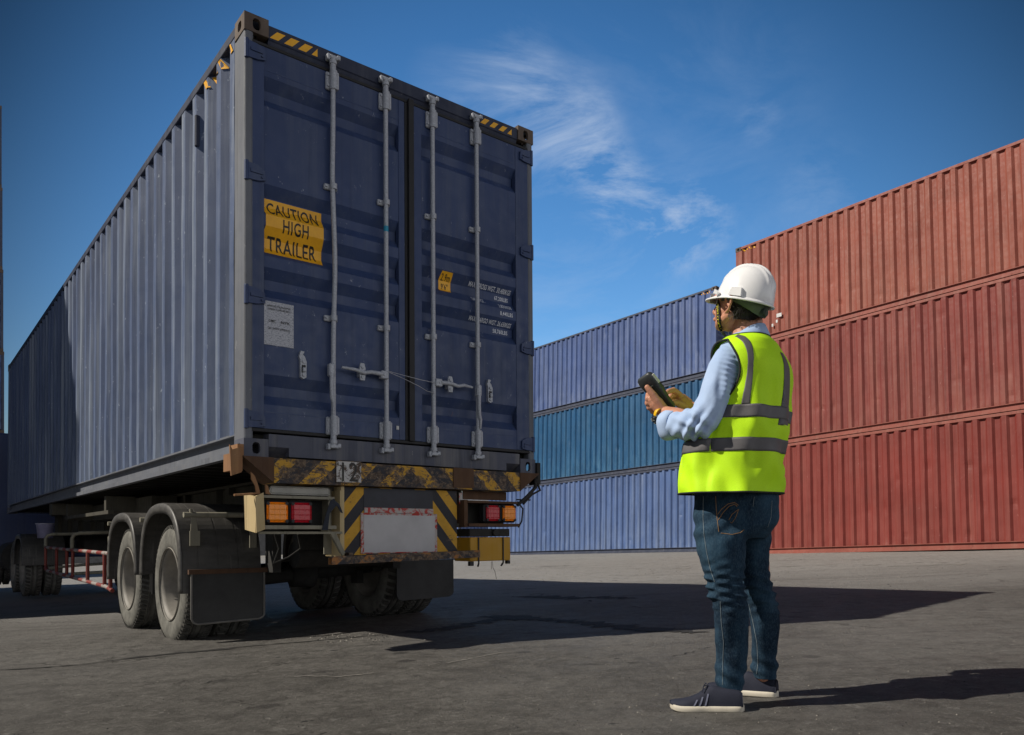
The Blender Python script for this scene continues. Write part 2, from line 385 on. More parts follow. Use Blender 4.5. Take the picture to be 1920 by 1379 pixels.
def casting(parent, cx, cy, cz, sx, sy, sz, mat):
    """corner fitting: hollow block with an oval eye in every outer face"""
    mb = MB(); lx, ly, lz = .162, .178, .118
    lo = Vector((cx if sx > 0 else cx-lx, cy if sy > 0 else cy-ly, cz if sz > 0 else cz-lz)); hi = lo+Vector((lx, ly, lz))
    def plate(o, u, v, nrm, eu, ev, ru, rv):
        N = 32; o = Vector(o); u = Vector(u); v = Vector(v); nrm = Vector(nrm); vs = []
        for k in range(N):
            t = 2*PI*k/N; c, s_ = math.cos(t), math.sin(t); m = max(abs(c), abs(s_))
            vs.append(o+u*(.5+.5*c/m)+v*(.5+.5*s_/m))
        e = []
        for k in range(N):
            t = 2*PI*k/N; c, s_ = math.cos(t), math.sin(t)
            sup = lambda a, p=1.4: math.copysign(abs(a)**p if False else abs(a)**.75, a)
            e.append(o+u*(eu+ru*sup(c)/u.length)+v*(ev+rv*sup(s_)/v.length))
        ins = [p-nrm*.026 for p in e]
        al = vs+e+ins
        fs = [(k, (k+1) % N, N+(k+1) % N, N+k) for k in range(N)]+[(N+k, N+(k+1) % N, 2*N+(k+1) % N, 2*N+k) for k in range(N)]
        mb.add(al, fs)
    X, Y, Z = Vector((lx, 0, 0)), Vector((0, ly, 0)), Vector((0, 0, lz))
    plate(lo, X, Z, (0, -1, 0), .5, .48, .026, .038); plate(lo+Y, X, Z, (0, 1, 0), .5, .48, .026, .038)
    plate(lo, Y, Z, (-1, 0, 0), .5, .48, .034, .032); plate(lo+X, Y, Z, (1, 0, 0), .5, .48, .034, .032)
    plate(lo, X, Y, (0, 0, -1), .5, .5, .032, .055); plate(lo+Z, X, Y, (0, 0, 1), .5, .5, .032, .055)
    return mb.build('corner_casting', mat, parent)
def rod(parent, x, z0, z1, bend=0.0, side=-1):
    mb = MB(); yy = -.030; n = 26; pth = []
    for i in range(n+1):
        z = z0+.03+(z1-z0-.06)*i/n
        dx = bend*math.exp(-((z-1.35)/.33)**2) + .5*bend*math.exp(-((z-1.95)/.25)**2)*-.6
        pth.append((x+dx, yy+.4*abs(dx), z))
    mb.tube(pth, .0168, 12)
    for ze, sg in ((z0, 1), (z1, -1)):             # cam ends and their keepers
        mb.tube([(x, yy, ze-.0*sg), (x, yy, ze+sg*.09)], .021, 10)
        mb.box(x-.030, x+.034, yy-.020, yy+.012, ze-.012+(.0 if sg > 0 else 0), ze+.014, ch=.005)
        mb.box(x-.045, x-.022, yy-.012, yy+.03, ze-.022, ze+.020, ch=.005)
        mb.box(x+.024, x+.050, yy-.022, yy+.03, ze-.008, ze+.022, ch=.005)
        mb.tube([(x, yy, ze+sg*.02), (x, yy, ze+sg*.045)], .027, 10)
    o = mb.build('locking_rod', M['galv'], parent)
    return o
def brackets(parent, x, zs):
    for z, big in zs:
        mb = MB()
        if big:
            mb.box(x-.046, x+.030, -.014, .012, z-.062, z+.062, ch=.008)
            mb.tube([(x, -.030, z-.066), (x, -.030, z+.066)], .0265, 12)
            mb.box(x+.018, x+.036, -.045, .010, z-.060, z+.060, ch=.005)
            for dz in (-.038, .038): mb.tube([(x-.033, -.022, z+dz), (x-.033, -.012, z+dz)], .009, 8)
        else:
            mb.box(x-.060, x-.010, -.012, .012, z-.020, z+.020, ch=.005)
            mb.tube([(x, -.030, z-.019), (x, -.030, z+.019)], .024, 12)
            mb.box(x+.014, x+.034, -.020, .012, z-.020, z+.020, ch=.004)
            mb.tube([(x-.045, -.022, z), (x-.045, -.010, z)], .008, 8)
        mb.build('rod_bracket', M['galv'], parent)

def make_container(label, mat4, pal, L=CL, seed=1, dents=0, full=False, group=None, fine=False):
    """pal: dict(wall, frame, rail, cast, door, sill)"""
    t = empty('shipping_container', label, 'container', mat4, group=group)
    H, W = CH, CW
    side_sheet('side_wall', 0, 1, .158, H-.072, L, pal['wall'], t, seed, dents)
    side_sheet('side_wall', W, -1, .158, H-.072, L, pal['wall'], t, seed+50, 0, 4)
    mb = MB()                                        # roof: shallow cross-wise waves
    n = 40; pts = []
    for i in range(n):
        b = .2+(L-.4)*i/n; p = (L-.4)/n; pts += [(b, H-.030), (b+p*.3, H-.030), (b+p*.5, H-.012), (b+p*.8, H-.012)]
    pts.append((L-.2, H-.030)); pts = [(.02, H-.030)]+pts+[(L-.02, H-.030)]
    mb.strip(pts, .05, W-.05, 'x'); mb.build('roof', pal['wall'], t)
    for x0, s in ((0, 1), (W, -1)):                  # rails
        mb = MB(); X = lambda a: x0+s*a
        mb.prism([(X(.0), H-.075), (X(.058), H-.075), (X(.058), H-.008), (X(.0), H-.008)], .165, L-.165, 'y')
        mb.build('top_rail', pal['frame'], t, bevel=.006)
        mb = MB()
        pr = [(.004, .164), (.060, .164), (.060, .012), (.006, .012), (.006, .052), (.046, .062), (.046, .150), (.004, .150)]
        mb.prism([(X(a), b) for a, b in pr], .165, L-.165, 'y')
        mb.build('bottom_rail', pal['rail'], t)
    mb = MB()                                        # floor and its cross members
    mb.box(.06, W-.06, .1, L-.06, .135, .160)
    k = int(L/.31)
    for i in range(k):
        y = .35+i*.31
        if y < L-.2: mb.box(.062, W-.062, y, y+.045, .035, .134)
    mb.build('floor', M['under'], t)
    mb = MB()                                        # front wall, pressed vertically
    pts = [(a+.16, L-.02-b) for b, a in corrug(0, W-.32, .25, .045)]
    mb.strip(pts, .15, H-.1, 'z'); mb.box(.16, W-.16, L-.09, L-.012, H-.13, H-.008); mb.box(.16, W-.16, L-.09, L-.012, .012, .15)
    mb.build('front_wall', pal['wall'], t)
    for x0, s in ((0, 1), (W, -1)):                  # posts
        X = lambda a: x0+s*a
        mb = MB()
        mb.prism([(X(.000), .012), (X(.004), .20), (X(.022), .20), (X(.022), .075), (X(.060), .070), (X(.060), .010), (X(.045), .000), (X(.012), .000)], .119, H-.119, 'z')
        mb.build('corner_post', pal['frame' if fine else 'wall'] if not fine else pal['post'], t, bevel=.005)
        mb = MB(); mb.prism([(X(.002), L-.004), (X(.002), L-.205), (X(.03), L-.205), (X(.03), L-.06), (X(.12), L-.06), (X(.12), L-.004)], .119, H-.119, 'z')
        mb.build('corner_post', pal['wall'], t)
    for sx in (0, 1):
        for sy in (0, 1):
            for sz in (0, 1):
                e = .004
                casting(t, W+e if sx else -e, L+e if sy else -e, H if sz else 0., -1 if sx else 1, -1 if sy else 1, -1 if sz else 1, pal['cast'] if sz or not fine else pal['cast2'])
    # rear frame
    mb = MB(); mb.prism([(.006, H-.028), (.10, H-.010), (.10, H-.160), (.030, H-.160), (.014, H-.125), (.006, H-.118)], .162, W-.162, 'x')
    mb.build('door_header', pal['frame'], t)
    mb = MB()
    mb.prism([(.002, .155), (.10, .168), (.10, .012), (.002, .072)], .162, .30, 'x')
    mb.prism([(.002, .155), (.10, .168), (.10, .012), (.002, .012)], .315, W-.315, 'x')
    mb.prism([(.002, .155), (.10, .168), (.10, .012), (.002, .072)], W-.30, W-.162, 'x')
    mb.box(.30, .315, .002, .10, .012, .155); mb.box(W-.315, W-.30, .002, .10, .012, .155)
    mb.build('door_sill', pal['sill'], t)
    for di, (xa, xb) in enumerate(((.036, 1.196), (1.232, 2.392))):
        mb = MB(); lv = door_levels(.19, 2.715)
        pa, pb = xa+.097, xb-(.052 if di == 0 else .10)
        if di == 1: pa, pb = xa+.112, xb-.138
        mb.strip([(yd(z), z) for z in lv], pa+.0, pb, 'x')
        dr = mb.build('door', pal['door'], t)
        mb = MB()
        for a, b in ((xa, pa), (pb, xb)): mb.box(a, b, .006, .056, .19, 2.715, ch=.003)
        for z in (2.565, .30): mb.box(pa+.01, pb-.01, .0085, .014, z-.004, z+.004)
        mb.build('door_frame', pal['door'], dr)
        mb = MB()
        for a, b, c, d in ((xa-.022, xb+.022, .165, .19), (xa-.022, xb+.022, 2.715, 2.738), (xa-.022, xa, .19, 2.715), (xb, xb+.020, .19, 2.715)):
            mb.box(a, b, .004, .04, c, d, ch=.004)
        if di == 1: mb.box(xa-.012, xa+.034, -.016, .0055, .185, 2.745, ch=.003)
        mb.build('seal', M['seal'], dr)
        if not fine:
            for x in (xa+.57, xb-.17) if di == 0 else (xa+.19, xb-.56): rod(dr, x, .10, 2.81)
            continue
        xh, s = (xa, 1) if di == 0 else (xb, -1)
        for z in (2.655, 1.855, 1.047, .243):
            mb = MB(); X = lambda a: xh+s*a
            mb.tube([(X(-.026), -.006, z-.062), (X(-.026), -.006, z+.062)], .014, 10)
            mb.prism([(X(-.026), z+.055), (X(.045), z+.050), (X(.095), z+.022), (X(.098), z-.040), (X(.05), z-.052), (X(-.026), z-.055)], -.012, .004, 'y')
            mb.prism([(X(.0), z+.014), (X(.07), z+.002), (X(.08), z-.008), (X(.0), z-.008)], -.020, -.0121, 'y')
            mb.tube([(X(.075), -.014, z-.026), (X(.075), -.022, z-.026)], .007, 8)
            mb.build('hinge', pal['door'], dr)
        rods = ((.608, .016), (1.022, .0)) if di == 0 else ((1.424, .0), (1.836, .0))
        for x, bend in rods:
            rod(dr, x-.004, .098, 2.80, bend)
            brackets(dr, x, ((2.645, 1), (1.90, 0), (.985, 0), (.243, 1)))
        # handles: one lies across, one hangs straight down along its rod
        if di == 0: hp, he, kp, hang = 1.022, .657, .818, .590
        else: hp, he, kp, hang = 1.424, 1.765, 1.563, 1.836
        d = 1 if he > hp else -1
        mb = MB(); z = .638
        mb.box(min(hp, hp+d*.06), max(hp, hp+d*.06), -.060, -.014, z-.028, z+.030, ch=.006)
        mb.tube([(hp+d*.05, -.052, z+.004), (hp+d*.14, -.055, z+.006), (hp+d*.20, -.058, z-.008), (hp+d*.26, -.058, z+.006), (he, -.050, z+.012 if d < 0 else z+.0)], [.017, .015, .014, .013, .009], 8)
        mb.tube([(hp+d*.035, -.066, z), (hp+d*.035, -.058, z)], .010, 8)
        mb.build('door_handle', M['galv'], dr)
        mb = MB(); mb.prism([(kp-.016, z-.058), (kp+.018, z-.058), (kp+.024, z-.02), (kp+.024, z+.03), (kp+.014, z+.062), (kp-.014, z+.062), (kp-.022, z+.03), (kp-.020, z-.03)], -.046, -.034, 'y')
        mb.box(kp-.016, kp+.016, -.034, .010, z-.03, z+.03); mb.tube([(kp, -.054, z+.036), (kp, -.046, z+.036)], .012, 10); mb.tube([(kp, -.056, z-.036), (kp, -.046, z-.036)], .011, 10)
        mb.build('handle_keeper', M['galv'], dr)
        mb = MB(); hx = hang
        mb.box(hx-.030, hx+.012, -.066, -.020, .575, .665, ch=.008)
        mb.tube([(hx-.010, -.055, .60), (hx-.014, -.060, .50), (hx-.012, -.060, .43), (hx+.004, -.056, .39), (hx+.004, -.050, .32)], [.016, .014, .014, .012, .008], 8)
        mb.build('door_handle', M['galv'], dr)
        lx = .394 if di == 0 else 1.966; z = .64
        mb = MB(); o = -.004
        mb.prism([(lx-.021, z-.085), (lx+.0, z-.098), (lx+.021, z-.085), (lx+.023, z+.020), (lx+.010, z+.052), (lx-.004, z+.066), (lx+.008, z+.086), (lx-.018, z+.090), (lx-.030, z+.052), (lx-.022, z+.028)], o-.012, .010, 'y')
        mb.box(lx-.010, lx+.014, o-.030, o-.012, z-.052, z-.022, ch=.004); mb.box(lx-.013, lx+.015, o-.0135, o-.012, z-.020, z-.004, 1); mb.box(lx-.013, lx-.009, o-.020, o-.012, z-.058, z-.018, 1)
        for dz, rr in ((.020, .013), (-.070, .012)): mb.tube([(lx+.002, o-.022, z+dz), (lx+.002, o-.012, z+dz)], rr, 10)
        mb.build('latch_plate', [M['galv'], M['black']], dr)
    return t

def surf_text(body, x0, z0, w_, h_, mat, parent, slant=0.0, name='lettering', eps=.0035, cuts=8, rise=0.0, bold=.010):
    bm = fit_text(body, w_, h_, bold=bold, spacing=1.08, cuts=cuts)
    mb = MB(); bm.verts.index_update()
    vs = []
    for v in bm.verts:
        z = z0+v.co.y+rise*v.co.x/w_; vs.append((x0+v.co.x+slant*v.co.y, yd(z)-eps, z))
    fs = [[v.index for v in f.verts] for f in bm.faces]; bm.free()
    mb.add(vs, fs); return mb.build(name, mat, parent)
def surf_sheet(x0, x1, z0, z1, mat, parent, name, eps=.0018, jag=0):
    lv = [z0+(z1-z0)*i/24 for i in range(25)]
    for z in door_levels(z0, z1): lv.append(z)
    lv = sorted(set(lv)); mb = MB(); vs = []
    for z in lv:
        b = 1-min(1, (yd(z)-.012)/.034)
        xa = x0+.010*b*jag; xb = x1-.004*b*jag
        vs += [(xa, yd(z)-eps, z), (xb, yd(z)-eps, z)]
    mb.add(vs, [(2*i, 2*i+1, 2*i+3, 2*i+2) for i in range(len(lv)-1)])
    return mb.build(name, mat, parent)

TM = Matrix.Translation((-1.715, 4.983, .413+CAM_Z)) @ rotm(-1.245, .515, 38.586)
TL = 13.0
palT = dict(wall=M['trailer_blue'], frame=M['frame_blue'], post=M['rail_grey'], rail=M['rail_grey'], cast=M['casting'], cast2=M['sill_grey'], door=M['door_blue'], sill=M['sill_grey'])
tc_ = make_container('dark blue shipping container riding on the trailer, its double doors carrying a yellow caution sign', TM, palT, TL, 3, 5, fine=True)
doors = [o for o in C.objects if o.parent == tc_ and o.name.startswith('door') and not o.name.startswith(('door_',))]
dl, dr = sorted(doors, key=lambda o: min(v.co.x for v in o.data.vertices))
surf_sheet(.134, .556, 1.356, 1.728, M['sticker'], dl, 'caution_sticker', jag=1)
surf_text('CAUTION', .165, 1.618, .355, .088, M['ink'], dl)
surf_text('HIGH', .262, 1.508, .180, .088, M['ink'], dl)
surf_text('TRAILER', .170, 1.378, .345, .100, M['ink'], dl)
mb = MB(); mb.box(.132, .334, .006, .0105, .743, 1.032); pl = mb.build('data_plate', M['platemetal'], dl)
surf_text('APPROVED FOR TRANSPORT', .150, .995, .165, .012, M['ink'], dl, eps=.0085, cuts=0)
surf_text('UNDER CUSTOMS SEAL', .158, .975, .150, .012, M['ink'], dl, eps=.0085, cuts=0)
surf_text('CIMC', .160, .895, .048, .016, M['ink'], dl, eps=.0085, cuts=0)
surf_text('NYK', .246, .893, .062, .018, M['ink'], dl, eps=.0085, cuts=0)
surf_text('CSC SAFETY APPROVAL', .155, .848, .155, .013, M['ink'], dl, eps=.0085, cuts=0)
surf_sheet(1.524, 1.636, 1.380, 1.524, M['sticker'], dr, 'height_sticker', jag=1)
surf_text('2.9m', 1.538, 1.460, .082, .048, M['ink'], dr)
surf_text("9'6\"", 1.546, 1.396, .062, .044, M['ink'], dr)
W_ = M['whiteink']
surf_text('MAX. GROSS WGT. 30,480KGS', 1.800, 1.462, .420, .040, W_, dr)
surf_text('67,200LBS', 2.066, 1.402, .138, .038, W_, dr)
surf_text('TARE. WGT..', 1.818, 1.352, .135, .030, W_, dr)
surf_text('3,830KGS', 2.086, 1.335, .132, .036, W_, dr)
surf_text('8,440LBS', 2.088, 1.270, .130, .038, W_, dr)
surf_text('MAX. CARGO WGT. 26,650KGS', 1.800, 1.190, .420, .038, W_, dr)
surf_text('58,760LBS', 2.048, 1.130, .150, .038, W_, dr)
def header_marks(x0, n, d, parent, y=.0035, zb=CH-.108, zt=CH-.052, w_=.058, p=.098):
    mb = MB(); mb.box(x0-.006 if d > 0 else x0-n*p, x0+n*p if d > 0 else x0+.006, .0040, .0058, zb-.004, zt+.004, 1)
    for i in range(n):
        a = x0+i*p*d; h = (zt-zb)*.9
        if i == n-1: mb.add([(a, y, zb), (a+w_*.75, y, zb), (a+w_*.75, y, zt)], [(0, 1, 2)])
        else: mb.add([(a, y, zb), (a+w_, y, zb), (a+w_+h, y, zt), (a+h, y, zt)], [(0, 1, 2, 3)])
    return mb.build('hazard_sticker', [M['sticker'], M['frame_blue']], parent)
header_marks(.168, 4, 1, tc_)
mb = MB()
for i in range(4):
    a = 1.895+i*.092; y = .0035; zb, zt = CH-.104, CH-.056
    if i < 3: mb.add([(a, y, zb), (a+.048, y, zb), (a+.048+.045, y, zt), (a+.045, y, zt)], [(0, 1, 2, 3)])
    else: mb.add([(a, y, zb), (a+.045, y, zb), (a+.045, y, zt)], [(0, 1, 2)])
mb.build('hazard_sticker', M['sticker'], tc_)
def side_marks(parent, y0, y1, xs=-.0055):
    """yellow and black tape under the top rail, following the waves of the side sheet"""
    pts = corrug(.20, (TL if parent == tc_ else CL)-.20); mb = MB()
    def xat(y):
        for i in range(len(pts)-1):
            if pts[i][1] <= y <= pts[i+1][1]:
                f = (y-pts[i][1])/(pts[i+1][1]-pts[i][1]+1e-9); return pts[i][0]+(pts[i+1][0]-pts[i][0])*f
        return 0
    y = y0; zb, zt = CH-.155, CH-.085; n = 0
    while y < y1:
        k = 5; vs = []
        for j in range(k+1):
            f = j/k
            for (a, z) in ((y+.048*f, zb), (y+.048*f+.05, zt)): vs.append((xat(a)+.003+xs, a, z))
        mb.add(vs, [(2*j, 2*j+2, 2*j+3, 2*j+1) for j in range(k)]); y += .105
    return mb.build('hazard_sticker', M['sticker'], parent)
side_marks(tc_, .215, .80)
mb = MB(); mb.box(.030, .12, .0, .0, 0, 0)
mb = MB(); mb.box(-.006, .030, 1.02, 1.05, 2.42, 2.66, ch=.006); mb.build('document_bracket', M['frame_blue'], tc_)
# blue tape on one rod, a scrap of paper, wires tying the rods
mb = MB(); mb.tube([(1.018, -.030, 1.685), (1.018, -.030, 1.725)], .0178, 12); mb.build('tape_band', plain('cyan_tape', (.02, .28, .45), .5), dl)
mb = MB(); mb.box(1.118, 1.140, .0030, .0045, .262, .290); mb.build('paper_scrap', plain('paper', (.5, .5, .5), .8), dl)
mb = MB(); mb.tube([(1.03, -.05, .668), (1.15, -.05, .655), (1.30, -.05, .640), (1.42, -.05, .633)], .0022, 5); mb.tube([(1.03, -.05, .662), (1.15, -.052, .630), (1.28, -.052, .590), (1.35, -.05, .562), (1.42, -.05, .555)], .0022, 5)
tag(mb.build('tie_wire', plain('pale_wire', (.45, .45, .48), .5), dl))

# ------------------------------------------------------------------ semi-trailer (all in the container's own frame, rear at y = 0)
tr = empty('container_trailer', 'worn semi-trailer with rusty striped rear beam and tail lights under the dark blue container', 'trailer', TM)
def part(mb, name, mat, parent=None, **k): return mb.build(name, mat, parent or tr, **k)
mb = MB()                                        # rear bolster
mb.prism([(.165, -.008), (.165, -.170), (2.215, -.158), (2.215, -.008)], -.075, .12, 'y')
part(mb, 'rear_beam', M['haz_beam'], bevel=.006)
for s, x0 in ((-1, .165), (1, 2.215)):
    mb = MB(); mb.prism([(x0, -.006), (x0, -.170 if s < 0 else -.158), (x0+s*.20, -.010), (x0+s*.20, -.006)], -.082, .13, 'y'); part(mb, 'beam_gusset', M['rust'], bevel=.004)
for xa in (.597, 1.561):
    mb = MB(); mb.prism([(xa, .0), (xa+.19, .002), (xa+.19, -.150), (xa, -.150)], -.083, -.0755, 'y'); part(mb, 'wear_plate', M['haz_beam'] if xa < 1 else M['rust'])
mb = MB(); mb.box(.600, .786, -.0850, -.0835, -.146, -.004); wp = part(mb, 'number_decal', None or M['redwhite'])
n = NT('scuffed_white_decal'); f = n.noise(14, 8, .8, (1, 1, 1), .8)
M['decal'] = n.fin(n.mix(n.ramp(f, .50, .54), (.50, .49, .48, 1), (.07, .045, .03, 1)), .7); wp.data.materials[0] = M['decal']
bm = fit_text('12', .12, .13); mb = MB(); bm.verts.index_update(); mb.add([(.64+v.co.x, -.0858, -.140+v.co.y) for v in bm.verts], [[v.index for v in f.verts] for f in bm.faces]); bm.free(); part(mb, 'lettering', M['ink'])
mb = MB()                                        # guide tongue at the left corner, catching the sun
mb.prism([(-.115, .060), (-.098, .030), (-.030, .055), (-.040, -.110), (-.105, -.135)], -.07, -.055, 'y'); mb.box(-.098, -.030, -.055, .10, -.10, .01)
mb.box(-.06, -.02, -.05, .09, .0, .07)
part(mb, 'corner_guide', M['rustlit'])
mb = MB(); mb.box(2.44, 2.475, -.03, .08, -.09, .09); mb.tube([(2.45, 0, -.02), (2.40, -.05, -.12), (2.30, -.06, -.20), (2.20, -.06, -.27)], .016, 6); mb.tube([(2.44, -.02, -.06), (2.46, -.04, -.14), (2.36, -.05, -.18), (2.26, -.06, -.26)], .010, 6)
mb.tube([(2.20, -.05, -.225), (2.34, -.05, -.225), (2.345, -.05, -.222)], .006, 5); mb.tube([(2.2, -.06, -.24), (2.24, -.08, -.30), (2.235, -.07, -.40), (2.20, -.07, -.45)], .007, 5)
part(mb, 'corner_guide', M['under'])
# main beams, cross members, web panels
for x in (.66, 1.62):
    mb = MB(); mb.box(x, x+.14, .0, 12.4, -.060, -.035); mb.box(x+.06, x+.075, .0, 12.4, -.42, -.06); mb.box(x, x+.14, .0, 12.4, -.445, -.42)
    for k in range(12): mb.box(x+.0, x+.135, .6+k*1.0, .612+k*1.0, -.42, -.06)
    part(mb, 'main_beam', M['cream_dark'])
mb = MB()
for k in range(9): mb.box(.66, 1.76, .9+k*1.35, .98+k*1.35, -.12, -.035)
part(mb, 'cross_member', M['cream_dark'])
mb = MB(); mb.box(.40, .66, 3.9, 7.6, -.26, -.06); mb.box(.10, .40, 4.6, 4.7, -.22, -.04); mb.box(.10, .40, 7.0, 7.12, -.25, -.04); mb.box(.10, .16, 4.5, 7.2, -.24, -.20)
mb.box(.03, .30, 7.8, 8.05, -.16, .0)
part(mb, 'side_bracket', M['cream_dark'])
# number board
mb = MB(); mb.box(.687, 1.639, -.012, .02, -.648, -.172); part(mb, 'rear_panel', M['haz_panel'])
mb = MB(); mb.box(.843, 1.419, -.0145, -.0125, -.348, -.176); part(mb, 'dark_panel_sheet', plain('dark_panel_paint', (.022, .024, .036), .5, .4, 4))
mb = MB(); mb.box(.660, .684, -.03, .08, -.655, -.172); mb.box(.652, .662, -.03, .20, -.655, -.20); part(mb, 'panel_post', M['cream_lit'])
mb = MB(); mb.box(.815, 1.452, -.024, -.015, -.640, -.352, ch=.003); pb = part(mb, 'plate_board', M['redwhite'])
mb = MB(); mb.box(.838, 1.428, -.0262, -.0245, -.632, -.366); part(mb, 'number_plate', M['plate'], pb)
mb = MB(); mb.box(.845, 1.419, -.0200, -.0148, -.350, -.314); part(mb, 'reflective_tape', M['redwhite'], pb)
# bumper tube (hollow square tube)
mb = MB(); p0, p1 = Vector((.545, -.10, -.680)), Vector((1.775, -.10, -.655))
def sqt(r, rev=False):
    vs = []
    for p in (p0, p1):
        for a, b in ((-1, -1), (1, -1), (1, 1), (-1, 1)): vs.append(p+Vector((0, a*r, b*r)))
    return vs
a, b = sqt(.027), sqt(.020)
q = [(0, 1, 5, 4), (1, 2, 6, 5), (2, 3, 7, 6), (3, 0, 4, 7)]
mb.add(a, q); mb.add(b, q); mb.add(a+b, [(0, 1, 9, 8), (1, 2, 10, 9), (2, 3, 11, 10), (3, 0, 8, 11), (4, 5, 13, 12), (5, 6, 14, 13), (6, 7, 15, 14), (7, 4, 12, 15)])
mb.box(.70, .73, -.07, .0, -.66, -.63); mb.box(1.60, 1.63, -.07, .0, -.66, -.63)
part(mb, 'bumper_bar', M['haz_bar'])
# lamp boxes
def lampbox(x0, x1, z0, z1, cols, mat, endL=None):
    mb = MB()
    mb.box(x0, x1, -.075, .14, z1-.018, z1); mb.box(x0, x1+.01, -.085, .14, z0, z0+.024)
    part(mb, 'lamp_bracket', mat)
    mb = MB(); mb.box(x0+.01, x1-.01, .10, .11, z0+.02, z1-.02); part(mb, 'lamp_backing', M['under'])
def lamp(xa, xb, za, zb, mat):
    mb = MB(); mb.box(xa-.014, xb+.014, -.058, .02, za-.014, zb+.014, ch=.012); o = part(mb, 'tail_light', M['black'])
    mb = MB(); mb.box(xa, xb, -.074, -.058, za, zb, ch=.013); mb.box(xa+.012, xb-.012, -.079, -.0741, za+.012, zb-.012, ch=.003); part(mb, 'lens', mat, o)
    for x, z in ((xa+.008, za+.008), (xb-.008, za+.008), (xa+.008, zb-.008), (xb-.008, zb-.008)):
        mb = MB(); mb.tube([(x, -.072, z), (x, -.078, z)], .012, 6); part(mb, 'lens_clip', M['black'], o)
lampbox(.095, .590, -.468, -.250, 0, M['cream'])
lamp(.121, .262, -.424, -.294, M['amber']); lamp(.287, .426, -.424, -.294, M['redlens'])
mb = MB(); mb.prism([(.036, -.262), (.090, -.236), (.100, -.470), (.044, -.492)], -.098, -.075, 'y'); mb.prism([(-.10, -.262), (.12, -.236), (.10, -.470), (-.085, -.492)], .041, .052, 'x'); part(mb, 'lamp_end_plate', M['cream_lit'])
mb = MB(); mb.box(.165, .585, -.010, .0, -.240, -.185, ch=.012); part(mb, 'white_strip', plain('dull_white_paint', (.34, .33, .30), .6, .2))
mb = MB(); mb.box(.08, .66, -.05, -.02, -.50, -.484); mb.prism([(.575, -.50), (.615, -.50), (.682, -.63), (.662, -.65)], -.05, -.02, 'y'); part(mb, 'lamp_brace', M['cream'])
mb = MB(); mb.box(.58, .595, .0, .12, -.48, -.20); mb.box(.595, .655, .10, .11, -.64, -.18); part(mb, 'side_plate', M['cream'])
mb = MB(); mb.prism([(.600-.05, -.278), (.575, -.262), (.60, -.30), (.545, -.36), (.530, -.475), (.488, -.475), (.520, -.36)], -.098, -.092, 'y'); mb.prism([(.575, -.27), (.615, -.30), (.640, -.36), (.625, -.355), (.60, -.315), (.57, -.29)], -.100, -.094, 'y')
part(mb, 'tied_rag', plain('dark_cloth', (.03, .035, .05), .9))
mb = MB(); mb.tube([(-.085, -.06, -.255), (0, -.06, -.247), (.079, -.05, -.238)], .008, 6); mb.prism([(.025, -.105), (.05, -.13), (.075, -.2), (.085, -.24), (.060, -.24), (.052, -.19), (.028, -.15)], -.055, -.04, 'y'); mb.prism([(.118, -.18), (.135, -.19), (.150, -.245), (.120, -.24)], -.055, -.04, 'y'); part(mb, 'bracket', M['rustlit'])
lampbox(1.700, 2.190, -.445, -.244, 0, M['rust'])
mb = MB(); mb.box(1.668, 1.70, -.07, .12, -.45, -.24); mb.box(1.72, 2.15, .02, .03, -.232, -.165); part(mb, 'side_plate', M['rust'])
lamp(1.880, 2.010, -.400, -.278, M['redlens']); lamp(2.043, 2.172, -.398, -.278, M['amber'])
mb = MB(); mb.box(1.66, 1.685, -.015, -.008, -.27, -.185); part(mb, 'reflective_tape', M['redwhite'])
mb = MB(); mb.box(1.738, 2.135, -.04, .16, -.522, -.462, ch=.004); mb.tube([(1.975, -.07, -.492), (1.975, -.03, -.492)], .026, 12); part(mb, 'tool_box_lid', M['under'])
mb = MB(); mb.box(1.736, 2.135, -.050, .17, -.715, -.528, ch=.006); tb = part(mb, 'tool_box', M['yelpaint'])
mb = MB()
for x in (1.808, 2.050): mb.box(x, x+.010, -.058, -.0505, -.735, -.53, 0)
mb.box(1.735, 1.77, -.05, -.02, -.750, -.716); mb.box(2.10, 2.13, -.05, -.02, -.742, -.716); mb.tube([(1.81, -.056, -.735), (1.80, -.06, -.755)], .008, 5); mb.tube([(2.05, -.056, -.735), (2.03, -.06, -.755)], .008, 5)
mb.tube([(1.95, -.05, -.72), (1.955, -.05, -.77), (1.975, -.05, -.80), (1.99, -.05, -.86)], .002, 4); mb.tube([(1.94, -.05, -.72), (1.94, -.05, -.78)], .002, 4)
part(mb, 'strap', M['black'], tb)
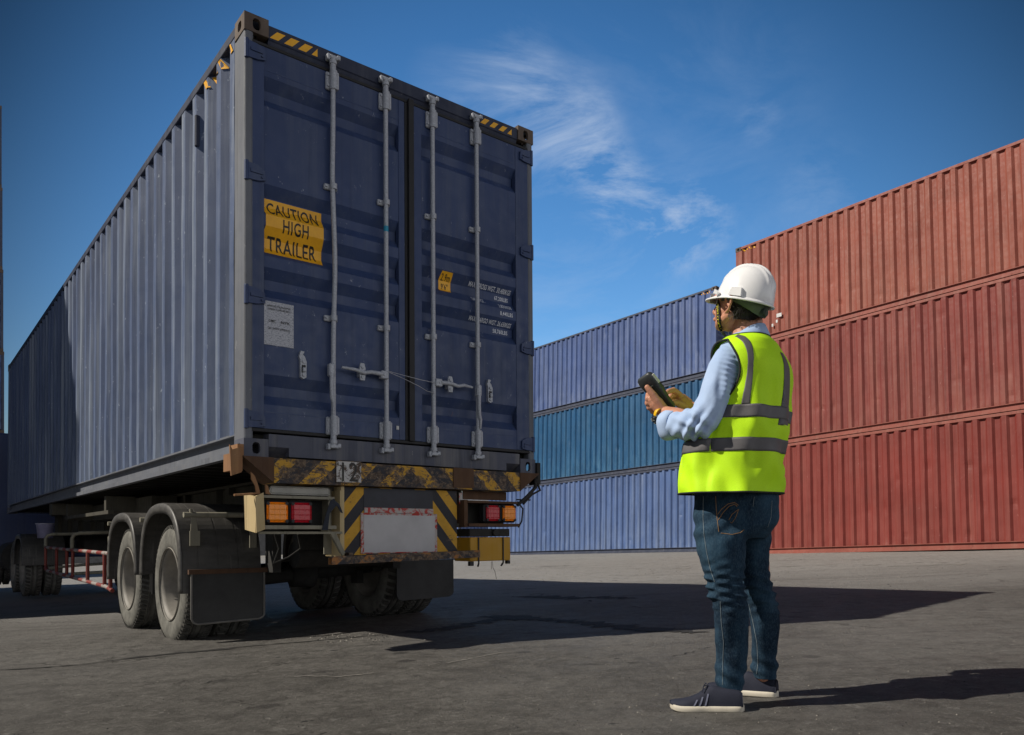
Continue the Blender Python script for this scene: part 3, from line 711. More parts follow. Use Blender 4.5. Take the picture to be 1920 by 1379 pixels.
# wheels
def wheel(cx0, cx1, cy, cz, r=.49, outer=-1, detail=True, parent=None, tl=None):
    """dual tyres between cx0 and cx1; outer = side that faces out"""
    parent = parent or tr
    e = bpy.data.objects.new('wheel', None); C.objects.link(e); e.parent = parent; e.location = (0, 0, 0)
    wd = abs(cx1-cx0); tw = wd*.46
    for k in (0, 1):
        a = cx0 if k == 0 else cx1-tw; b = a+tw
        mb = MB()
        prof = [(.285, a+.03), (.292, a+.012), (.34, a+.000), (.41, a-.004), (r-.035, a+.006), (r-.016, a+.024)]
        prof += [(r-.016, b-.024), (r-.035, b-.006), (.41, b+.004), (.34, b), (.292, b-.012), (.285, b-.03), (.285, a+.03)]
        mb.lathe(prof, (0, cy, cz), 'x', 72)
        N = 66 if detail and k == (0 if outer < 0 else 1) else 44     # lug tread
        for i in range(N):
            t0 = 2*PI*i/N; t1 = t0+2*PI/N*.55
            for xa, xb, off in ((a+.004, a+.075, 0), (b-.075, b-.004, .5)):
                o2 = off*2*PI/N; vs = []
                for x, rr in ((xa, r-.028), (xb, r-.012), (xb, r), (xa+.010, r)):
                    for t in (t0+o2, t1+o2): vs.append((x if off == 0 else xa+xb-x, cy+rr*math.cos(t+(.04 if x == xb else 0)), cz+rr*math.sin(t+(.04 if x == xb else 0))))
                mb.add(vs, [(0, 2, 3, 1), (2, 4, 5, 3), (4, 6, 7, 5), (6, 0, 1, 7), (0, 6, 4, 2), (1, 3, 5, 7)], 1)
        for rr in (a+.09, b-.10): mb.lathe([(r-.015, rr), (r-.001, rr+.003), (r-.001, rr+.026), (r-.015, rr+.03)], (0, cy, cz), 'x', 72, 1, False)
        mb.build('tyre', [M['tyre'], M['tread']], e)
    mb = MB(); s = 1 if outer < 0 else -1; o = cx0 if outer < 0 else cx1
    prof = [(.300, o-s*.004), (.306, o+s*.004), (.296, o+s*.014), (.278, o+s*.020), (.266, o+s*.045), (.262, o+s*.16), (.248, o+s*.19), (.12, o+s*.215), (.0, o+s*.215)]
    mb.lathe(prof, (0, cy, cz), 'x', 56)
    mb.lathe([(.298, o+s*(wd-.01)), (.262, o+s*(wd-.05)), (.255, o+s*.24), (.0, o+s*.24)], (0, cy, cz), 'x', 40)
    mb.build('rim', M['rim'], e)
    mb = MB(); mb.lathe([(.0, o+s*.10), (.075, o+s*.10), (.085, o+s*.12), (.10, o+s*.21)], (0, cy, cz), 'x', 24)
    for i in range(10):
        t = 2*PI*i/10; mb.tube([(o+s*.17, cy+.15*math.cos(t), cz+.15*math.sin(t)), (o+s*.214, cy+.15*math.cos(t), cz+.15*math.sin(t))], .014, 6)
    mb.build('hub', M['rimdark'], e)
    return e
for cy, cl_, cr in ((1.87, -.900, -.800), (3.31, -.905, -.835)):
    wheel(.04, .60, cy, cl_, outer=-1); wheel(1.84, 2.40, cy, cr, outer=1)
    mb = MB(); mb.tube([(.5, cy, cl_), (1.9, cy, cr)], .065, 12); mb.lathe([(.0, 1.08), (.12, 1.1), (.13, 1.3), (.0, 1.32)], (0, cy, (cl_+cr)/2), 'x', 20); part(mb, 'axle', M['under'])
def fender(cy, cz, x0, x1, r=.63, a0=-14, a1=192, rim=True):
    mb = MB(); N = 54
    def R_(t):
        c, s_ = math.cos(t), math.sin(t); e = 2.7
        return r*((abs(c)**e+abs(s_)**e)**(-1/e))*.985
    ribs = [0, .17, .171, .19, .191, .42, .421, .44, .441, .68, .681, .70, .701, 1]
    xs = [x0+(x1-x0)*k for k in ribs]; dz = [0, 0, -.003, -.003, 0, 0, -.003, -.003, 0, 0, -.003, -.003, 0, 0]
    vs = []
    for i in range(N+1):
        t = R(a0+(a1-a0)*i/N)
        for x, d in zip(xs, dz): vs.append((x, cy-(R_(t)+d)*math.cos(t), cz+(R_(t)+d)*math.sin(t)))
    k = len(xs)
    for j in range(k-1): mb.add([vs[i*k+j+q] for i in range(N+1) for q in (0, 1)], [(2*i, 2*i+1, 2*i+3, 2*i+2) for i in range(N)], 0, False)
    vs = []
    for i in range(N+1):
        t = R(a0+(a1-a0)*i/N)
        for x, d in ((x0, 0), (x0-.016, -.010), (x0-.018, -.050), (x0-.010, -.082)): vs.append((x, cy-(R_(t)+d)*math.cos(t), cz+(R_(t)+d)*math.sin(t)))
    mb.add(vs, [(i*4+j, i*4+j+1, (i+1)*4+j+1, (i+1)*4+j) for i in range(N) for j in range(3)], 0, True)
    return part(mb, 'mudguard', M['fender'], solid=.006)
fender(1.93, -.86, -.01, .60, .64, -8, 178); fender(3.30, -.87, -.01, .60, .61, 2, 186)
fender(1.93, -.80, 1.86, 2.44, .64, 20, 178); fender(3.30, -.80, 1.86, 2.44, .61, 20, 186)
for x0, x1, yy, zt, zb in ((.035, .610, 1.245, -.795, -1.19), (1.825, 2.445, 1.22, -.735, -1.10)):
    mb = MB(); r_ = .05; o = [(x0, zt), (x0, zb+r_), (x0+.015, zb+.015), (x0+r_, zb), (x1-r_, zb+.012), (x1-.015, zb+.026), (x1, zb+r_), (x1, zt)]
    mb.prism(o, yy, yy+.012, 'y'); f_ = part(mb, 'mud_flap', M['flap'])
    if x0 < 1:
        mb = MB(); mb.tube([(x0+.004, yy-.004, zt), (x0+.004, yy-.004, zb+r_), (x0+.02, yy-.004, zb+.018), (x0+r_, yy-.004, zb+.006), (x1-r_, yy-.004, zb+.018), (x1-.018, yy-.004, zb+.03), (x1-.004, yy-.004, zb+r_), (x1-.004, yy-.004, zt)], .009, 6)
        part(mb, 'flap_edging', plain('dusty_edging', (.13, .125, .115), .8), f_)
        mb = MB(); mb.box(x0-.02, x1+.04, yy-.018, yy+.016, zt-.004, zt+.032); part(mb, 'flap_rail', M['rust'], f_)
# mudguard stays
for yy, xx, z in ((1.32, .0, -.340), (2.62, -.01, -.350), (3.95, -.01, -.36)):
    mb = MB(); mb.tube([(xx, yy, z), (.66, yy, z+.006)], .022, 10); mb.prism([(.05, z-.02), (.085, z-.02), (.10, z-.13), (.045, z-.13)], yy-.03, yy-.022, 'y')
    mb.box(.040, .115, yy-.032, yy-.02, z-.24, z-.125)
    mb.box(.505, .560, yy-.034, yy-.022, z-.26, z+.02); mb.tube([(.055, yy, z-.02), (.055, yy, z+.045)], .012, 6)
    part(mb, 'mudguard_stay', M['cream'])
mb = MB(); mb.box(.08, .115, 2.56, 2.575, -1.02, -.62); mb.box(.07, .58, 2.58, 2.592, -1.0, -.64); part(mb, 'mud_flap', M['flap'])
# springs, hangers, tanks underneath
mb = MB()
for x in (.62, 1.72):
    for c in (1.87, 3.31):
        mb.box(x, x+.09, c-.55, c+.55, -.80, -.76); mb.box(x, x+.09, c-.4, c+.4, -.83, -.80); mb.box(x+.01, x+.08, c-.06, c+.06, -.96, -.76)
    for c in (1.2, 2.6, 4.0): mb.box(x+.01, x+.08, c-.08, c+.08, -.80, -.44)
part(mb, 'leaf_spring', M['under'])
mb = MB(); mb.tube([(.80, 1.1, -.66), (1.6, 1.1, -.66)], .11, 16); part(mb, 'air_tank', M['under'])
mb = MB(); mb.tube([(.30, .25, -.50), (.33, .25, -.60), (.30, .27, -.70), (.42, .3, -.66), (.50, .28, -.60), (.47, .26, -.50)], .006, 5); 
part(mb, 'hose', M['under'])
mb = MB()
for i in range(3): mb.box(1.1, 1.45, .5+.2*i, .52+.2*i, -.55, -.45)
mb.box(.75, 1.65, .9, 1.0, -.62, -.50); part(mb, 'cross_member', M['under'])
# side guard
n = NT('red_white_rail_paint'); s = n.node('ShaderNodeSeparateXYZ'); n.link(n.tc.outputs['Object'], s.inputs[0])
fr = n.math('FRACT', n.math('DIVIDE', n.math('ADD', s.outputs[1], 20), .55)); f = n.noise(20, 6, .7)
M['rw'] = n.fin(n.mix(n.ramp(f, .56, .60), n.mix(n.math('LESS_THAN', fr, .5), (.20, .028, .022, 1), (.30, .27, .25, 1)), (.16, .08, .05, 1)), .6)
M['redpipe'] = paint('red_pipe_paint', (.18, .03, .022), (.28, .13, .10), .4, .5, .2, .6, 0, .3)
g = MB(); X0 = .05
g.tube([(X0, 8.53, -.63), (X0, 4.02, -.675)], .022, 8); g.tube([(X0, 8.50, -.92), (X0, 8.35, -.975), (X0, 8.1, -.975), (X0, 4.30, -1.03), (X0, 4.02, -1.06)], .022, 8)
sg = part(g, 'side_guard', M['rw'])
g = MB()
for y in (8.52, 7.53, 6.72, 6.29, 5.33, 4.40, 4.11): g = MB(); g.tube([(X0, y, -.64+(8.5-y)*-.009), (X0, y, -.97+(8.5-y)*-.013)], .020, 8); part(g, 'guard_post', M['redpipe'], sg)
g = MB()
for y in (8.52, 6.34, 4.13): g = MB(); g.tube([(X0, y, -.64), (X0, y, -.50), (X0+.02, y-.02, -.455), (X0+.08, y-.03, -.435), (.66, y-.03, -.42)], .024, 8); part(g, 'guard_arm', M['cream'], sg)
g = MB()
g.tube([(.06, 8.2, -.93), (.4, 7.6, -.88), (.75, 7.4, -.86)], .02, 8); g.tube([(.06, 6.2, -.95), (.6, 5.4, -.9)], .02, 8)
part(g, 'guard_arm', M['cream'], sg)
mb = MB(); mb.box(1.15, 1.75, 4.7, 7.9, -1.02, -.46, ch=.02); part(mb, 'storage_box', M['under'])
mb = MB(); mb.box(.75, 1.1, 5.0, 5.4, -1.0, -.8); mb.box(.72, .80, 6.4, 6.9, -.72, -.45); part(mb, 'landing_gear', M['cream'])

# ------------------------------------------------------------------ tractor unit in front, mostly in shade and behind the box
tu = empty('truck_tractor', 'dark truck tractor in shade at the far left end of the trailer', 'truck', TM)
for y in (11.1, 12.4): wheel(.04, .60, y, -1.01, outer=-1, detail=False, parent=tu); wheel(1.84, 2.40, y, -1.01, outer=1, detail=False, parent=tu)
wheel(.08, .36, 16.2, -1.03, outer=-1, detail=False, parent=tu)
_tr = tr; tr = tu
fender(11.1, -1.0, -.01, .62, .60, 5, 175)
mb = MB(); mb.box(.70, .80, 9.9, 17.2, -.74, -.52); mb.box(1.62, 1.72, 9.9, 17.2, -.74, -.52); mb.box(.7, 1.72, 9.9, 10.0, -.74, -.52); mb.box(.8, 1.62, 11.0, 12.2, -.52, -.42); part(mb, 'chassis_frame', M['under'])
mb = MB(); mb.tube([(.25, 13.5, -.85), (.25, 14.7, -.85)], .30, 20); part(mb, 'fuel_tank', M['under'])
mb = MB(); mb.prism([(14.9, -.9), (17.1, -.9), (17.1, .3), (16.9, 1.3), (16.5, 1.75), (14.9, 1.8)], .0, 2.44, 'x'); cb = part(mb, 'cab', paint('dark_cab_paint', (.03, .05, .12), (.1, .1, .12), .3, .3, .05), bevel=.05)
mb = MB(); mb.prism([(15.7, .45), (16.7, .45), (16.55, 1.15), (16.3, 1.35), (15.7, 1.35)], -.006, .0, 'x'); part(mb, 'window', plain('dark_glass', (.02, .025, .03), .1), cb)
tr = _tr
# white pail hanging behind the cab side
pe = empty('bucket', 'pale plastic bucket hanging beside the tractor wheel under the container', 'bucket', TM)
mb = MB(); mb.lathe([(0, -.49), (.105, -.49), (.125, -.27), (.130, -.265)], (.10, 8.95, 0), 'z', 24); mb.build('pail', plain('pale_plastic', (.26, .25, .38), .5), pe)
mb = MB(); mb.lathe([(0, -.262), (.134, -.262), (.134, -.275)], (.10, 8.95, 0), 'z', 24); mb.build('lid', plain('pale_plastic_lid', (.34, .33, .40), .5), pe)

# ------------------------------------------------------------------ stacks
def stack(rot, t, pals, labels, flip, seeds, group, dents):
    Rm = rotm(*rot)
    for k, (pal, lab, sd_, dn) in enumerate(zip(pals, labels, seeds, dents)):
        off = Vector((0, -CL if flip else 0, (2-k)*CH))
        m4 = Matrix.Translation(Vector(t)+Vector((0, 0, CAM_Z)))@Rm@Matrix.Translation(off)
        c = make_container(lab, m4, pal, CL, sd_, dn, group=group)
        if k == 0 or True:
            if (flip and k == 0) or (not flip and k == 0):
                side_marks(c, *( (CL-.62, CL-.28) if flip else (.23, .55)))
def pal(w_, r_): return dict(wall=w_, frame=r_, rail=r_, cast=M['casting'], door=w_, sill=r_)
stack((-3.093, 3.499, 38.514), (6.222, 21.376, -.951), (pal(M['red1'], M['rail_red']), pal(M['red2'], M['rail_red']), pal(M['red3'], M['rail_red'])),
      ('orange-red shipping container with yellow corner marks, topmost of the red stack behind the man', 'faded red shipping container in the middle of the red stack', 'brick-red shipping container on the ground, bottom of the red stack'), True, (11, 12, 13), 'red containers stacked at the right', (26, 30, 26))
stack((-2.691, 3.462, 38.435), (6.511, 24.781, -.990), (pal(M['blu1'], M['rail_blue']), pal(M['blu2'], M['rail_blue']), pal(M['blu3'], M['rail_blue'])),
      ('grey-blue shipping container, topmost of the blue stack, its corner beside the white helmet', 'teal-blue shipping container in the middle of the blue stack', 'pale blue shipping container on the ground, bottom of the blue stack'), False, (21, 22, 23), 'blue containers stacked beyond the trailer', (12, 12, 14))
red_top = [o for o in C.objects if o.get('label', '').startswith('orange-red')][0]
mb = MB()
for ya, yb, za, zb in ((CL-1.42, CL-1.27, .56, .66), (CL-1.30, CL-1.25, .42, .50), (CL-1.17, CL-1.12, .34, .42)): mb.box(-.004, .003, ya, yb, za, zb)
mb.build('inspection_sticker', plain('white_sticker', (.6, .6, .6), .6), red_top)
# ------------------------------------------------------------------ stack out of frame on the left that throws its shade on the trailer's front, and a far stack at the frame's left edge
adir = Vector((-math.sin(R(38.586)), math.cos(R(38.586)), 0)); bdir = Vector((math.cos(R(38.586)), math.sin(R(38.586)), 0))
def simple_container(mat4, wall, label, group):
    t = empty('shipping_container', label, 'container', mat4, group=group)
    side_sheet('side_wall', 0, 1, .158, CH-.072, CL, wall, t, 5, 0, 2); side_sheet('side_wall', CW, -1, .158, CH-.072, CL, wall, t, 5, 0, 2)
    mb = MB(); mb.box(.03, CW-.03, .03, CL-.03, CH-.04, CH-.012); mb.build('roof', wall, t)
    mb = MB(); mb.box(.06, CW-.06, .05, CL-.05, .10, .15); mb.build('floor', M['under'], t)
    for x in (0, CW-.06):
        mb = MB(); mb.box(x, x+.06, .16, CL-.16, CH-.075, CH-.008); mb.build('top_rail', M['rail_blue'], t)
        mb = MB(); mb.box(x, x+.06, .16, CL-.16, .012, .155); mb.build('bottom_rail', M['rail_blue'], t)
        for y in (0, CL-.16):
            mb = MB(); mb.box(x if x == 0 else x-.02, (x if x == 0 else x-.02)+.08, y, y+.16, .119, CH-.119); mb.build('corner_post', M['rail_blue'], t)
    for x in (0, CW-.162):
        for y in (0, CL-.178):
            for z in (0, CH-.118):
                mb = MB(); mb.box(x-.004, x+.166, y-.004, y+.182, z, z+.118, ch=.008); mb.build('corner_casting', M['casting'], t)
    for xa, xb in ((.085, 1.20), (1.21, CW-.085)):
        mb = MB(); mb.strip([(yd(z)+.02, z) for z in door_levels(.15, CH-.11)], xa, xb, 'x'); d = mb.build('door', wall, t)
        for x in (xa+.3, xb-.3): rod(d, x, .10, 2.81)
    mb = MB(); mb.box(.162, CW-.162, .0, .03, CH-.12, CH-.01); mb.build('door_header', M['rail_blue'], t)
    mb = MB(); mb.box(.162, CW-.162, .0, .03, .012, .15); mb.build('door_sill', M['rail_blue'], t)
    mb = MB(); mb.box(.06, CW-.06, CL-.04, CL-.01, .15, CH-.1); mb.build('front_wall', wall, t)
    return t
def copy_tree(o, parent=None):
    c = o.copy(); C.objects.link(c)
    if parent is not None: c.parent = parent
    for ch in [q for q in KIDS.get(o.name, [])]: copy_tree(ch, c)
    return c
def kids():
    d = {}
    for o in bpy.data.objects:
        if o.parent: d.setdefault(o.parent.name, []).append(o)
    return d
SH = []
# shade thrower: its end-face top edge runs along bdir through this point
hz = CH*3
G1 = Vector((-5.2, 7.904, 0)); G1.z = gz(G1.x, G1.y)
base = G1 - Vector((sd.x, sd.y, 0)).normalized()*(hz/math.tan(SUN_EL))
names = ['lowest', 'middle', 'topmost']
Q = base - bdir*(base-Vector((-1.715, 4.983, 0))).dot(bdir)          # foot of that line on the trailer's side plane
cr = Q - bdir*(3.6+CW)
for k in range(3):
    m4 = Matrix.Translation((cr.x, cr.y, G1.z-.12+k*CH))@Matrix.Rotation(R(38.586), 4, 'Z')
    if k == 0: s0 = simple_container(m4, M['blu1'], 'x', 'containers beyond the left edge'); KIDS = kids(); o = s0
    else: o = copy_tree(s0); o.matrix_world = m4
    o['label'] = 'blue-grey shipping container just outside the left edge of the picture, %s of its stack' % names[k]; SH.append(o)
# far stack whose edge just shows at the left border
d_ = 27.5; px = 11
P = Vector(((px-CX)/F_PX*d_, d_, 0)) - bdir*CW
lev = ['lowest', 'second from the bottom', 'third from the bottom', 'fourth from the bottom', 'fifth from the bottom', 'topmost']
for k in range(6):
    o = copy_tree(s0)
    o.matrix_world = Matrix.Translation((P.x+k*-.030, P.y, gz(P.x, P.y)+k*CH-.55))@Matrix.Rotation(R(38.586), 4, 'Z')
    o['label'] = 'dark container at the left border beyond the truck, %s of its stack' % lev[k]; o['group'] = 'dark containers at the left border'

# far white store and blue container seen in the gap below the tail light
fb = empty('warehouse', 'white louvred warehouse far beyond the blue stack, glimpsed under the trailer light', 'building', loc=(-6.0, 75, gz(-6, 75)))
mb = MB(); mb.box(-1.2, 4.5, 0, 10, 0, 4.6); mb.build('wall', plain('white_sheet', (.72, .72, .72), .6, .08), fb)
mb = MB()
for i in range(9): mb.box(-1.2, 4.5, -.10, -.005, .5+i*.45, .60+i*.45)
mb.build('louvre', plain('grey_louvre', (.25, .26, .28), .6), fb)
mb = MB(); mb.prism([(-1.5, 4.6), (4.8, 4.6), (4.8, 4.8), (1.6, 5.6), (-1.5, 4.8)], -.3, 10.2, 'y'); mb.build('roof', plain('roof_sheet', (.4, .42, .45), .5), fb)
lw = empty('warehouse', 'long dark shed added far behind the trailer to block the bright horizon between its wheels', 'building', loc=(-45, 88, gz(-45, 88)))
mb = MB(); mb.box(-70, 36, 0, 12, -2, 9.5); mb.build('wall', plain('backdrop_shed_sheet', (.055, .058, .065), .7, .3, 2), lw)  # backdrop added to hide bright sky seen under the trailer
mb = MB(); mb.prism([(-70.5, 9.5), (36.5, 9.5), (36.5, 9.9), (-17, 11.2), (-70.5, 9.9)], -.4, 12.4, 'y'); mb.build('roof', plain('backdrop_shed_roof', (.12, .125, .13), .6), lw)
m4 = Matrix.Translation((-5.0, 52, gz(-5, 52)+.0))@Matrix.Rotation(R(-50), 4, 'Z')
o = copy_tree(s0); o.matrix_world = m4; o['label'] = 'blue container standing alone in the distance between the rear panel and the yellow box'; o['group'] = 'containers far off in the yard'

# ------------------------------------------------------------------ ground
n = NT('yard_concrete'); co = n.tc.outputs['Object']
a = n.noise(.55, 6, .6, (1, 1, 1), .3, co); b = n.noise(3.0, 8, .7, (1, 1, 1), .4, co); c_ = n.noise(38, 6, .75, (1, 1, 1), 0, co); d_n = n.noise(1.6, 7, .72, (1, 1, 1), .8, co)
col = n.mix(n.ramp(a, .3, .7), (.088, .083, .075, 1), (.180, .171, .156, 1))
col = n.mix(n.ramp(b, .35, .7, 0, .55), col, (.165, .157, .146, 1))
col = n.mix(n.ramp(c_, .42, .64, 0, .6), col, (.072, .068, .061, 1))
spv = n.node('ShaderNodeTexVoronoi'); spv.inputs['Scale'].default_value = 1.9; spv.inputs['Randomness'].default_value = 1; n.link(n.vm('ADD', co, n.vm('SCALE', n.node('ShaderNodeTexNoise').outputs['Color'], .0)), spv.inputs['Vector'])
spw = n.math('ADD', spv.outputs['Distance'], n.math('MULTIPLY', n.noise(14, 4, .6, (1, 1, 1), 0, co), .12)); col = n.mix(n.ramp(spw, .135, .185, .8, 0), col, (.030, .028, .027, 1))
bl = n.noise(6.5, 9, .8, (1, 1, 1), .2, co); col = n.mix(n.ramp(bl, .46, .60, 0, .75), col, (.058, .054, .049, 1)); bl2 = n.noise(15, 8, .8, (1, 1, 1), .2, co); col = n.mix(n.ramp(bl2, .56, .66, 0, .65), col, (.26, .25, .235, 1))
col = n.mix(n.ramp(d_n, .55, .68, 0, .75), col, (.050, .047, .044, 1))                       # oil and tyre stains
sp = n.noise(150, 2, .6, (1, 1, 1), 0, co); col = n.mix(n.ramp(sp, .62, .70, 0, .55), col, (.34, .32, .29, 1))
sp2 = n.noise(9, 3, .5, (1, 1, 1), 0, co); col = n.mix(n.ramp(sp2, .735, .75, 0, .9), col, (.02, .02, .02, 1))
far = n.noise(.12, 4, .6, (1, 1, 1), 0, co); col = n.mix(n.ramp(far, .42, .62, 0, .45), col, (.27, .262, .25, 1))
sy = n.node('ShaderNodeSeparateXYZ'); n.link(co, sy.inputs[0]); graze_tone = n.math('MULTIPLY', n.ramp(n.math('ADD', sy.outputs[1], n.math('MULTIPLY', far, 4.0)), 9.5, 14.5, 0, .75), n.ramp(bl, .36, .56, .45, 1)); col = n.mix(graze_tone, col, (.33, .32, .305, 1))  # distant ground painted lighter, as under grazing light
trk = n.noise(2.0, 5, .6, (.06, 2.2, 1), .2, n.vm('ADD', n.node('ShaderNodeVectorRotate') and co, (0, 0, 0)))
col = n.mix(n.ramp(trk, .56, .68, 0, .35), col, (.06, .056, .052, 1))
vor = n.node('ShaderNodeTexVoronoi', feature='DISTANCE_TO_EDGE'); vor.inputs['Scale'].default_value = .28
wp_ = n.node('ShaderNodeTexNoise'); wp_.inputs['Scale'].default_value = 1.6; wp_.inputs['Detail'].default_value = 8; wp_.inputs['Roughness'].default_value = .7; n.link(co, wp_.inputs['Vector'])
n.link(n.vm('ADD', co, n.vm('SCALE', wp_.outputs['Color'], 1.1)), vor.inputs['Vector'])
crk = n.math('MULTIPLY', n.ramp(vor.outputs['Distance'], .0, .006, 1, 0), n.ramp(b, .48, .56))
col = n.mix(crk, col, (.02, .018, .016, 1))
h1 = n.noise(11, 10, .78, (1, 1, 1), 0, co)
bp = n.bump(b, .8, .05); bp = n.bump(h1, 1.0, .030, bp); bp = n.bump(c_, 1.0, .010, bp); bp = n.bump(crk, -1, .02, bp) if False else bp
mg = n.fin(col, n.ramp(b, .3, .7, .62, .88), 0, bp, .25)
mb = MB()
def gdisp(x, y):
    if abs(x) > 14 or y > 20 or y < -4: return 0
    return .012*noise.noise(Vector((x*.5, y*.5, 1.3)))+.004*noise.noise(Vector((x*2.3, y*2.3, 4)))
xs = [-400, -120, -50, -25]+[-14+i*.2 for i in range(141)]+[25, 50, 120, 400]
ys = [-60, -15]+[-4+i*.2 for i in range(121)]+[30, 45, 70, 110, 200, 500]
vs = [(x, y, gz(x, y)+gdisp(x, y)) for y in ys for x in xs]; k = len(xs)
mb.add(vs, [(j*k+i, j*k+i+1, (j+1)*k+i+1, (j+1)*k+i) for j in range(len(ys)-1) for i in range(k-1)], 0, True)
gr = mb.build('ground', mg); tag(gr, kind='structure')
def gpt(px, py):
    dx, dz = (px-CX)/F_PX, (HY-py)/F_PX; kk = -CAM_Z/(dz-.0440*dx+.0230); return Vector((dx*kk, kk, 0))
GAP = {3: .0, 11: .05, 9: .0, 10: .0, 7: 0, 2: -.1}
def crack(pts, w0, mat, jag=.02, seed=0, step=.05, name='ground_joint'):
    rnd = random.Random(seed); mb = MB(); P_ = [gpt(*p) for p in pts]; L_ = []
    for a, b in zip(P_, P_[1:]):
        m = max(2, int((b-a).length/step))
        for i in range(m): L_.append(a+(b-a)*i/m)
    L_.append(P_[-1]); vs = []; ln = len(L_)
    for i, p in enumerate(L_):
        d = (L_[min(i+1, ln-1)]-L_[max(i-1, 0)]).normalized(); nn = Vector((-d.y, d.x, 0))
        e = min(1, i/6, (ln-1-i)/6); ww = w0*(.35+rnd.random()*1.1)*e*(1 if noise.noise(Vector((i*.09, seed*7, 3))) > GAP.get(seed, -1) else .02)+.0006; off = jag*noise.noise(Vector((i*.23, seed, 0)))+jag*.35*(rnd.random()-.5)
        for s in (-1, 1):
            q = p+nn*(off+s*ww); vs.append((q.x, q.y, gz(q.x, q.y)+gdisp(q.x, q.y)+.004))
    mb.add(vs, [(2*i, 2*i+1, 2*i+3, 2*i+2) for i in range(ln-1)])
    return tag(mb.build(name, mat), kind='structure')
mcr = plain('tar_filled_joint', (.018, .017, .016), .9); mlt = plain('chipped_concrete', (.20, .19, .17), .9, .4, 30)
crack([(-60, 1264), (140, 1250), (300, 1229), (480, 1211), (760, 1186)], .014, mcr, .03, 1)
crack([(220, 1238), (330, 1226), (450, 1216)], .028, mcr, .03, 2, .02)
crack([(480, 1040+610/2.667), (640, 1040+610/2.667), (800, 1040+565/2.667), (960, 1221)], .006, mlt, .03, 3, .02)
crack([(745, 1186), (830, 1180), (930, 1162), (1010, 1160), (1100, 1168), (1200, 1180), (1330, 1186)], .085, mcr, .14, 4, .03)
crack([(890, 1159), (960, 1156), (1020, 1160)], .13, mcr, .10, 5, .04)
crack([(960, 1118), (1040, 1120), (1120, 1121), (1200, 1122)], .13, mcr, .2, 6, .05)
crack([(980, 1120), (1010, 1112), (1060, 1125), (1150, 1136), (1280, 1140)], .012, mcr, .2, 7, .06)
crack([(1000, 1062), (1070, 1061), (1100, 1059)], .06, mcr, .2, 8, .1)
crack([(1180, 1069), (1350, 1063), (1420, 1065)], .05, mlt, .3, 9, .05)
crack([(1440, 1064), (1560, 1060), (1700, 1062), (1900, 1055)], .05, mlt, .3, 10, .05)
crack([(1050, 1248), (1200, 1243), (1370, 1210), (1300, 1220)], .004, mcr, .04, 11, .02)
crack([(218, 1331), (240, 1326), (270, 1323)], .006, mcr, .02, 12, .01); crack([(376, 1285), (386, 1282), (398, 1276)], .006, mcr, .01, 13, .01)
# grit and little stones
mb = MB(); rnd = random.Random(5)
for i in range(1500):
    if i < 700: px_, py_ = rnd.uniform(-50, 1950), rnd.uniform(1150, 1400)
    else: px_, py_ = rnd.gauss(960, 420), rnd.gauss(1075, 14)
    if py_ < 1056: continue
    if 690 < i < 820: px_, py_ = rnd.gauss(660, 45), rnd.gauss(1196, 4)
    p = gpt(px_, py_); r_ = rnd.uniform(.0015, .006)*(1 if i < 700 else 2.2); z = gz(p.x, p.y)+gdisp(p.x, p.y)
    vs = [(p.x+r_*math.cos(t)*rnd.uniform(.7, 1.3), p.y+r_*math.sin(t)*rnd.uniform(.7, 1.3), z-.002) for t in (0, 1.26, 2.5, 3.8, 5)]+[(p.x, p.y, z+r_*.7)]
    mb.add(vs, [(j, (j+1) % 5, 5) for j in range(5)], i % 2)
tag(mb.build('gravel', [plain('grit_light', (.26, .24, .21), .9), plain('grit_dark', (.03, .03, .03), .9)]), 'loose grit and small stones scattered over the yard surface', 'gravel', kind='stuff')
#PERSON
# ------------------------------------------------------------------ the man
D0 = 3.10
PO = Vector(((1372-CX)/F_PX*D0, D0, 0)); PO.z = gz(PO.x, PO.y)
S_ = D0/F_PX                                          # metres per photo pixel at the man
def P3(px, py, dy=0.0):
    d = D0+dy; return Vector(((px-CX)/F_PX*d, d, (HY-py)/F_PX*d+CAM_Z))-PO
def finish(bm, name, mat, parent, disp=None, smooth=True):
    me = bpy.data.meshes.new(name); bm.to_mesh(me); bm.free()
    for p in me.polygons: p.use_smooth = smooth
    for m in (mat if isinstance(mat, list) else [mat]): me.materials.append(m)
    if disp:
        me.update(); ns = [v.normal.copy() for v in me.vertices]
        for v, nn in zip(me.vertices, ns): v.co += nn*disp(v.co)
    me.update(); o = bpy.data.objects.new(name, me); C.objects.link(o)
    if parent: o.parent = parent
    return o
def fuse(mb, voxel, smooth=6, fac=.5):
    """run overlapping shapes together into one continuous skin"""
    me = bpy.data.meshes.new('f'); me.from_pydata(mb.v, [], mb.f); me.update()
    o = bpy.data.objects.new('f', me); C.objects.link(o)
    r = o.modifiers.new('r', 'REMESH'); r.mode = 'VOXEL'; r.voxel_size = voxel
    s = o.modifiers.new('s', 'SMOOTH'); s.iterations = smooth; s.factor = fac
    dg = bpy.context.evaluated_depsgraph_get(); m2 = bpy.data.meshes.new_from_object(o.evaluated_get(dg))
    bpy.data.objects.remove(o); bpy.data.meshes.remove(me)
    bm = bmesh.new(); bm.from_mesh(m2); bpy.data.meshes.remove(m2); return bm
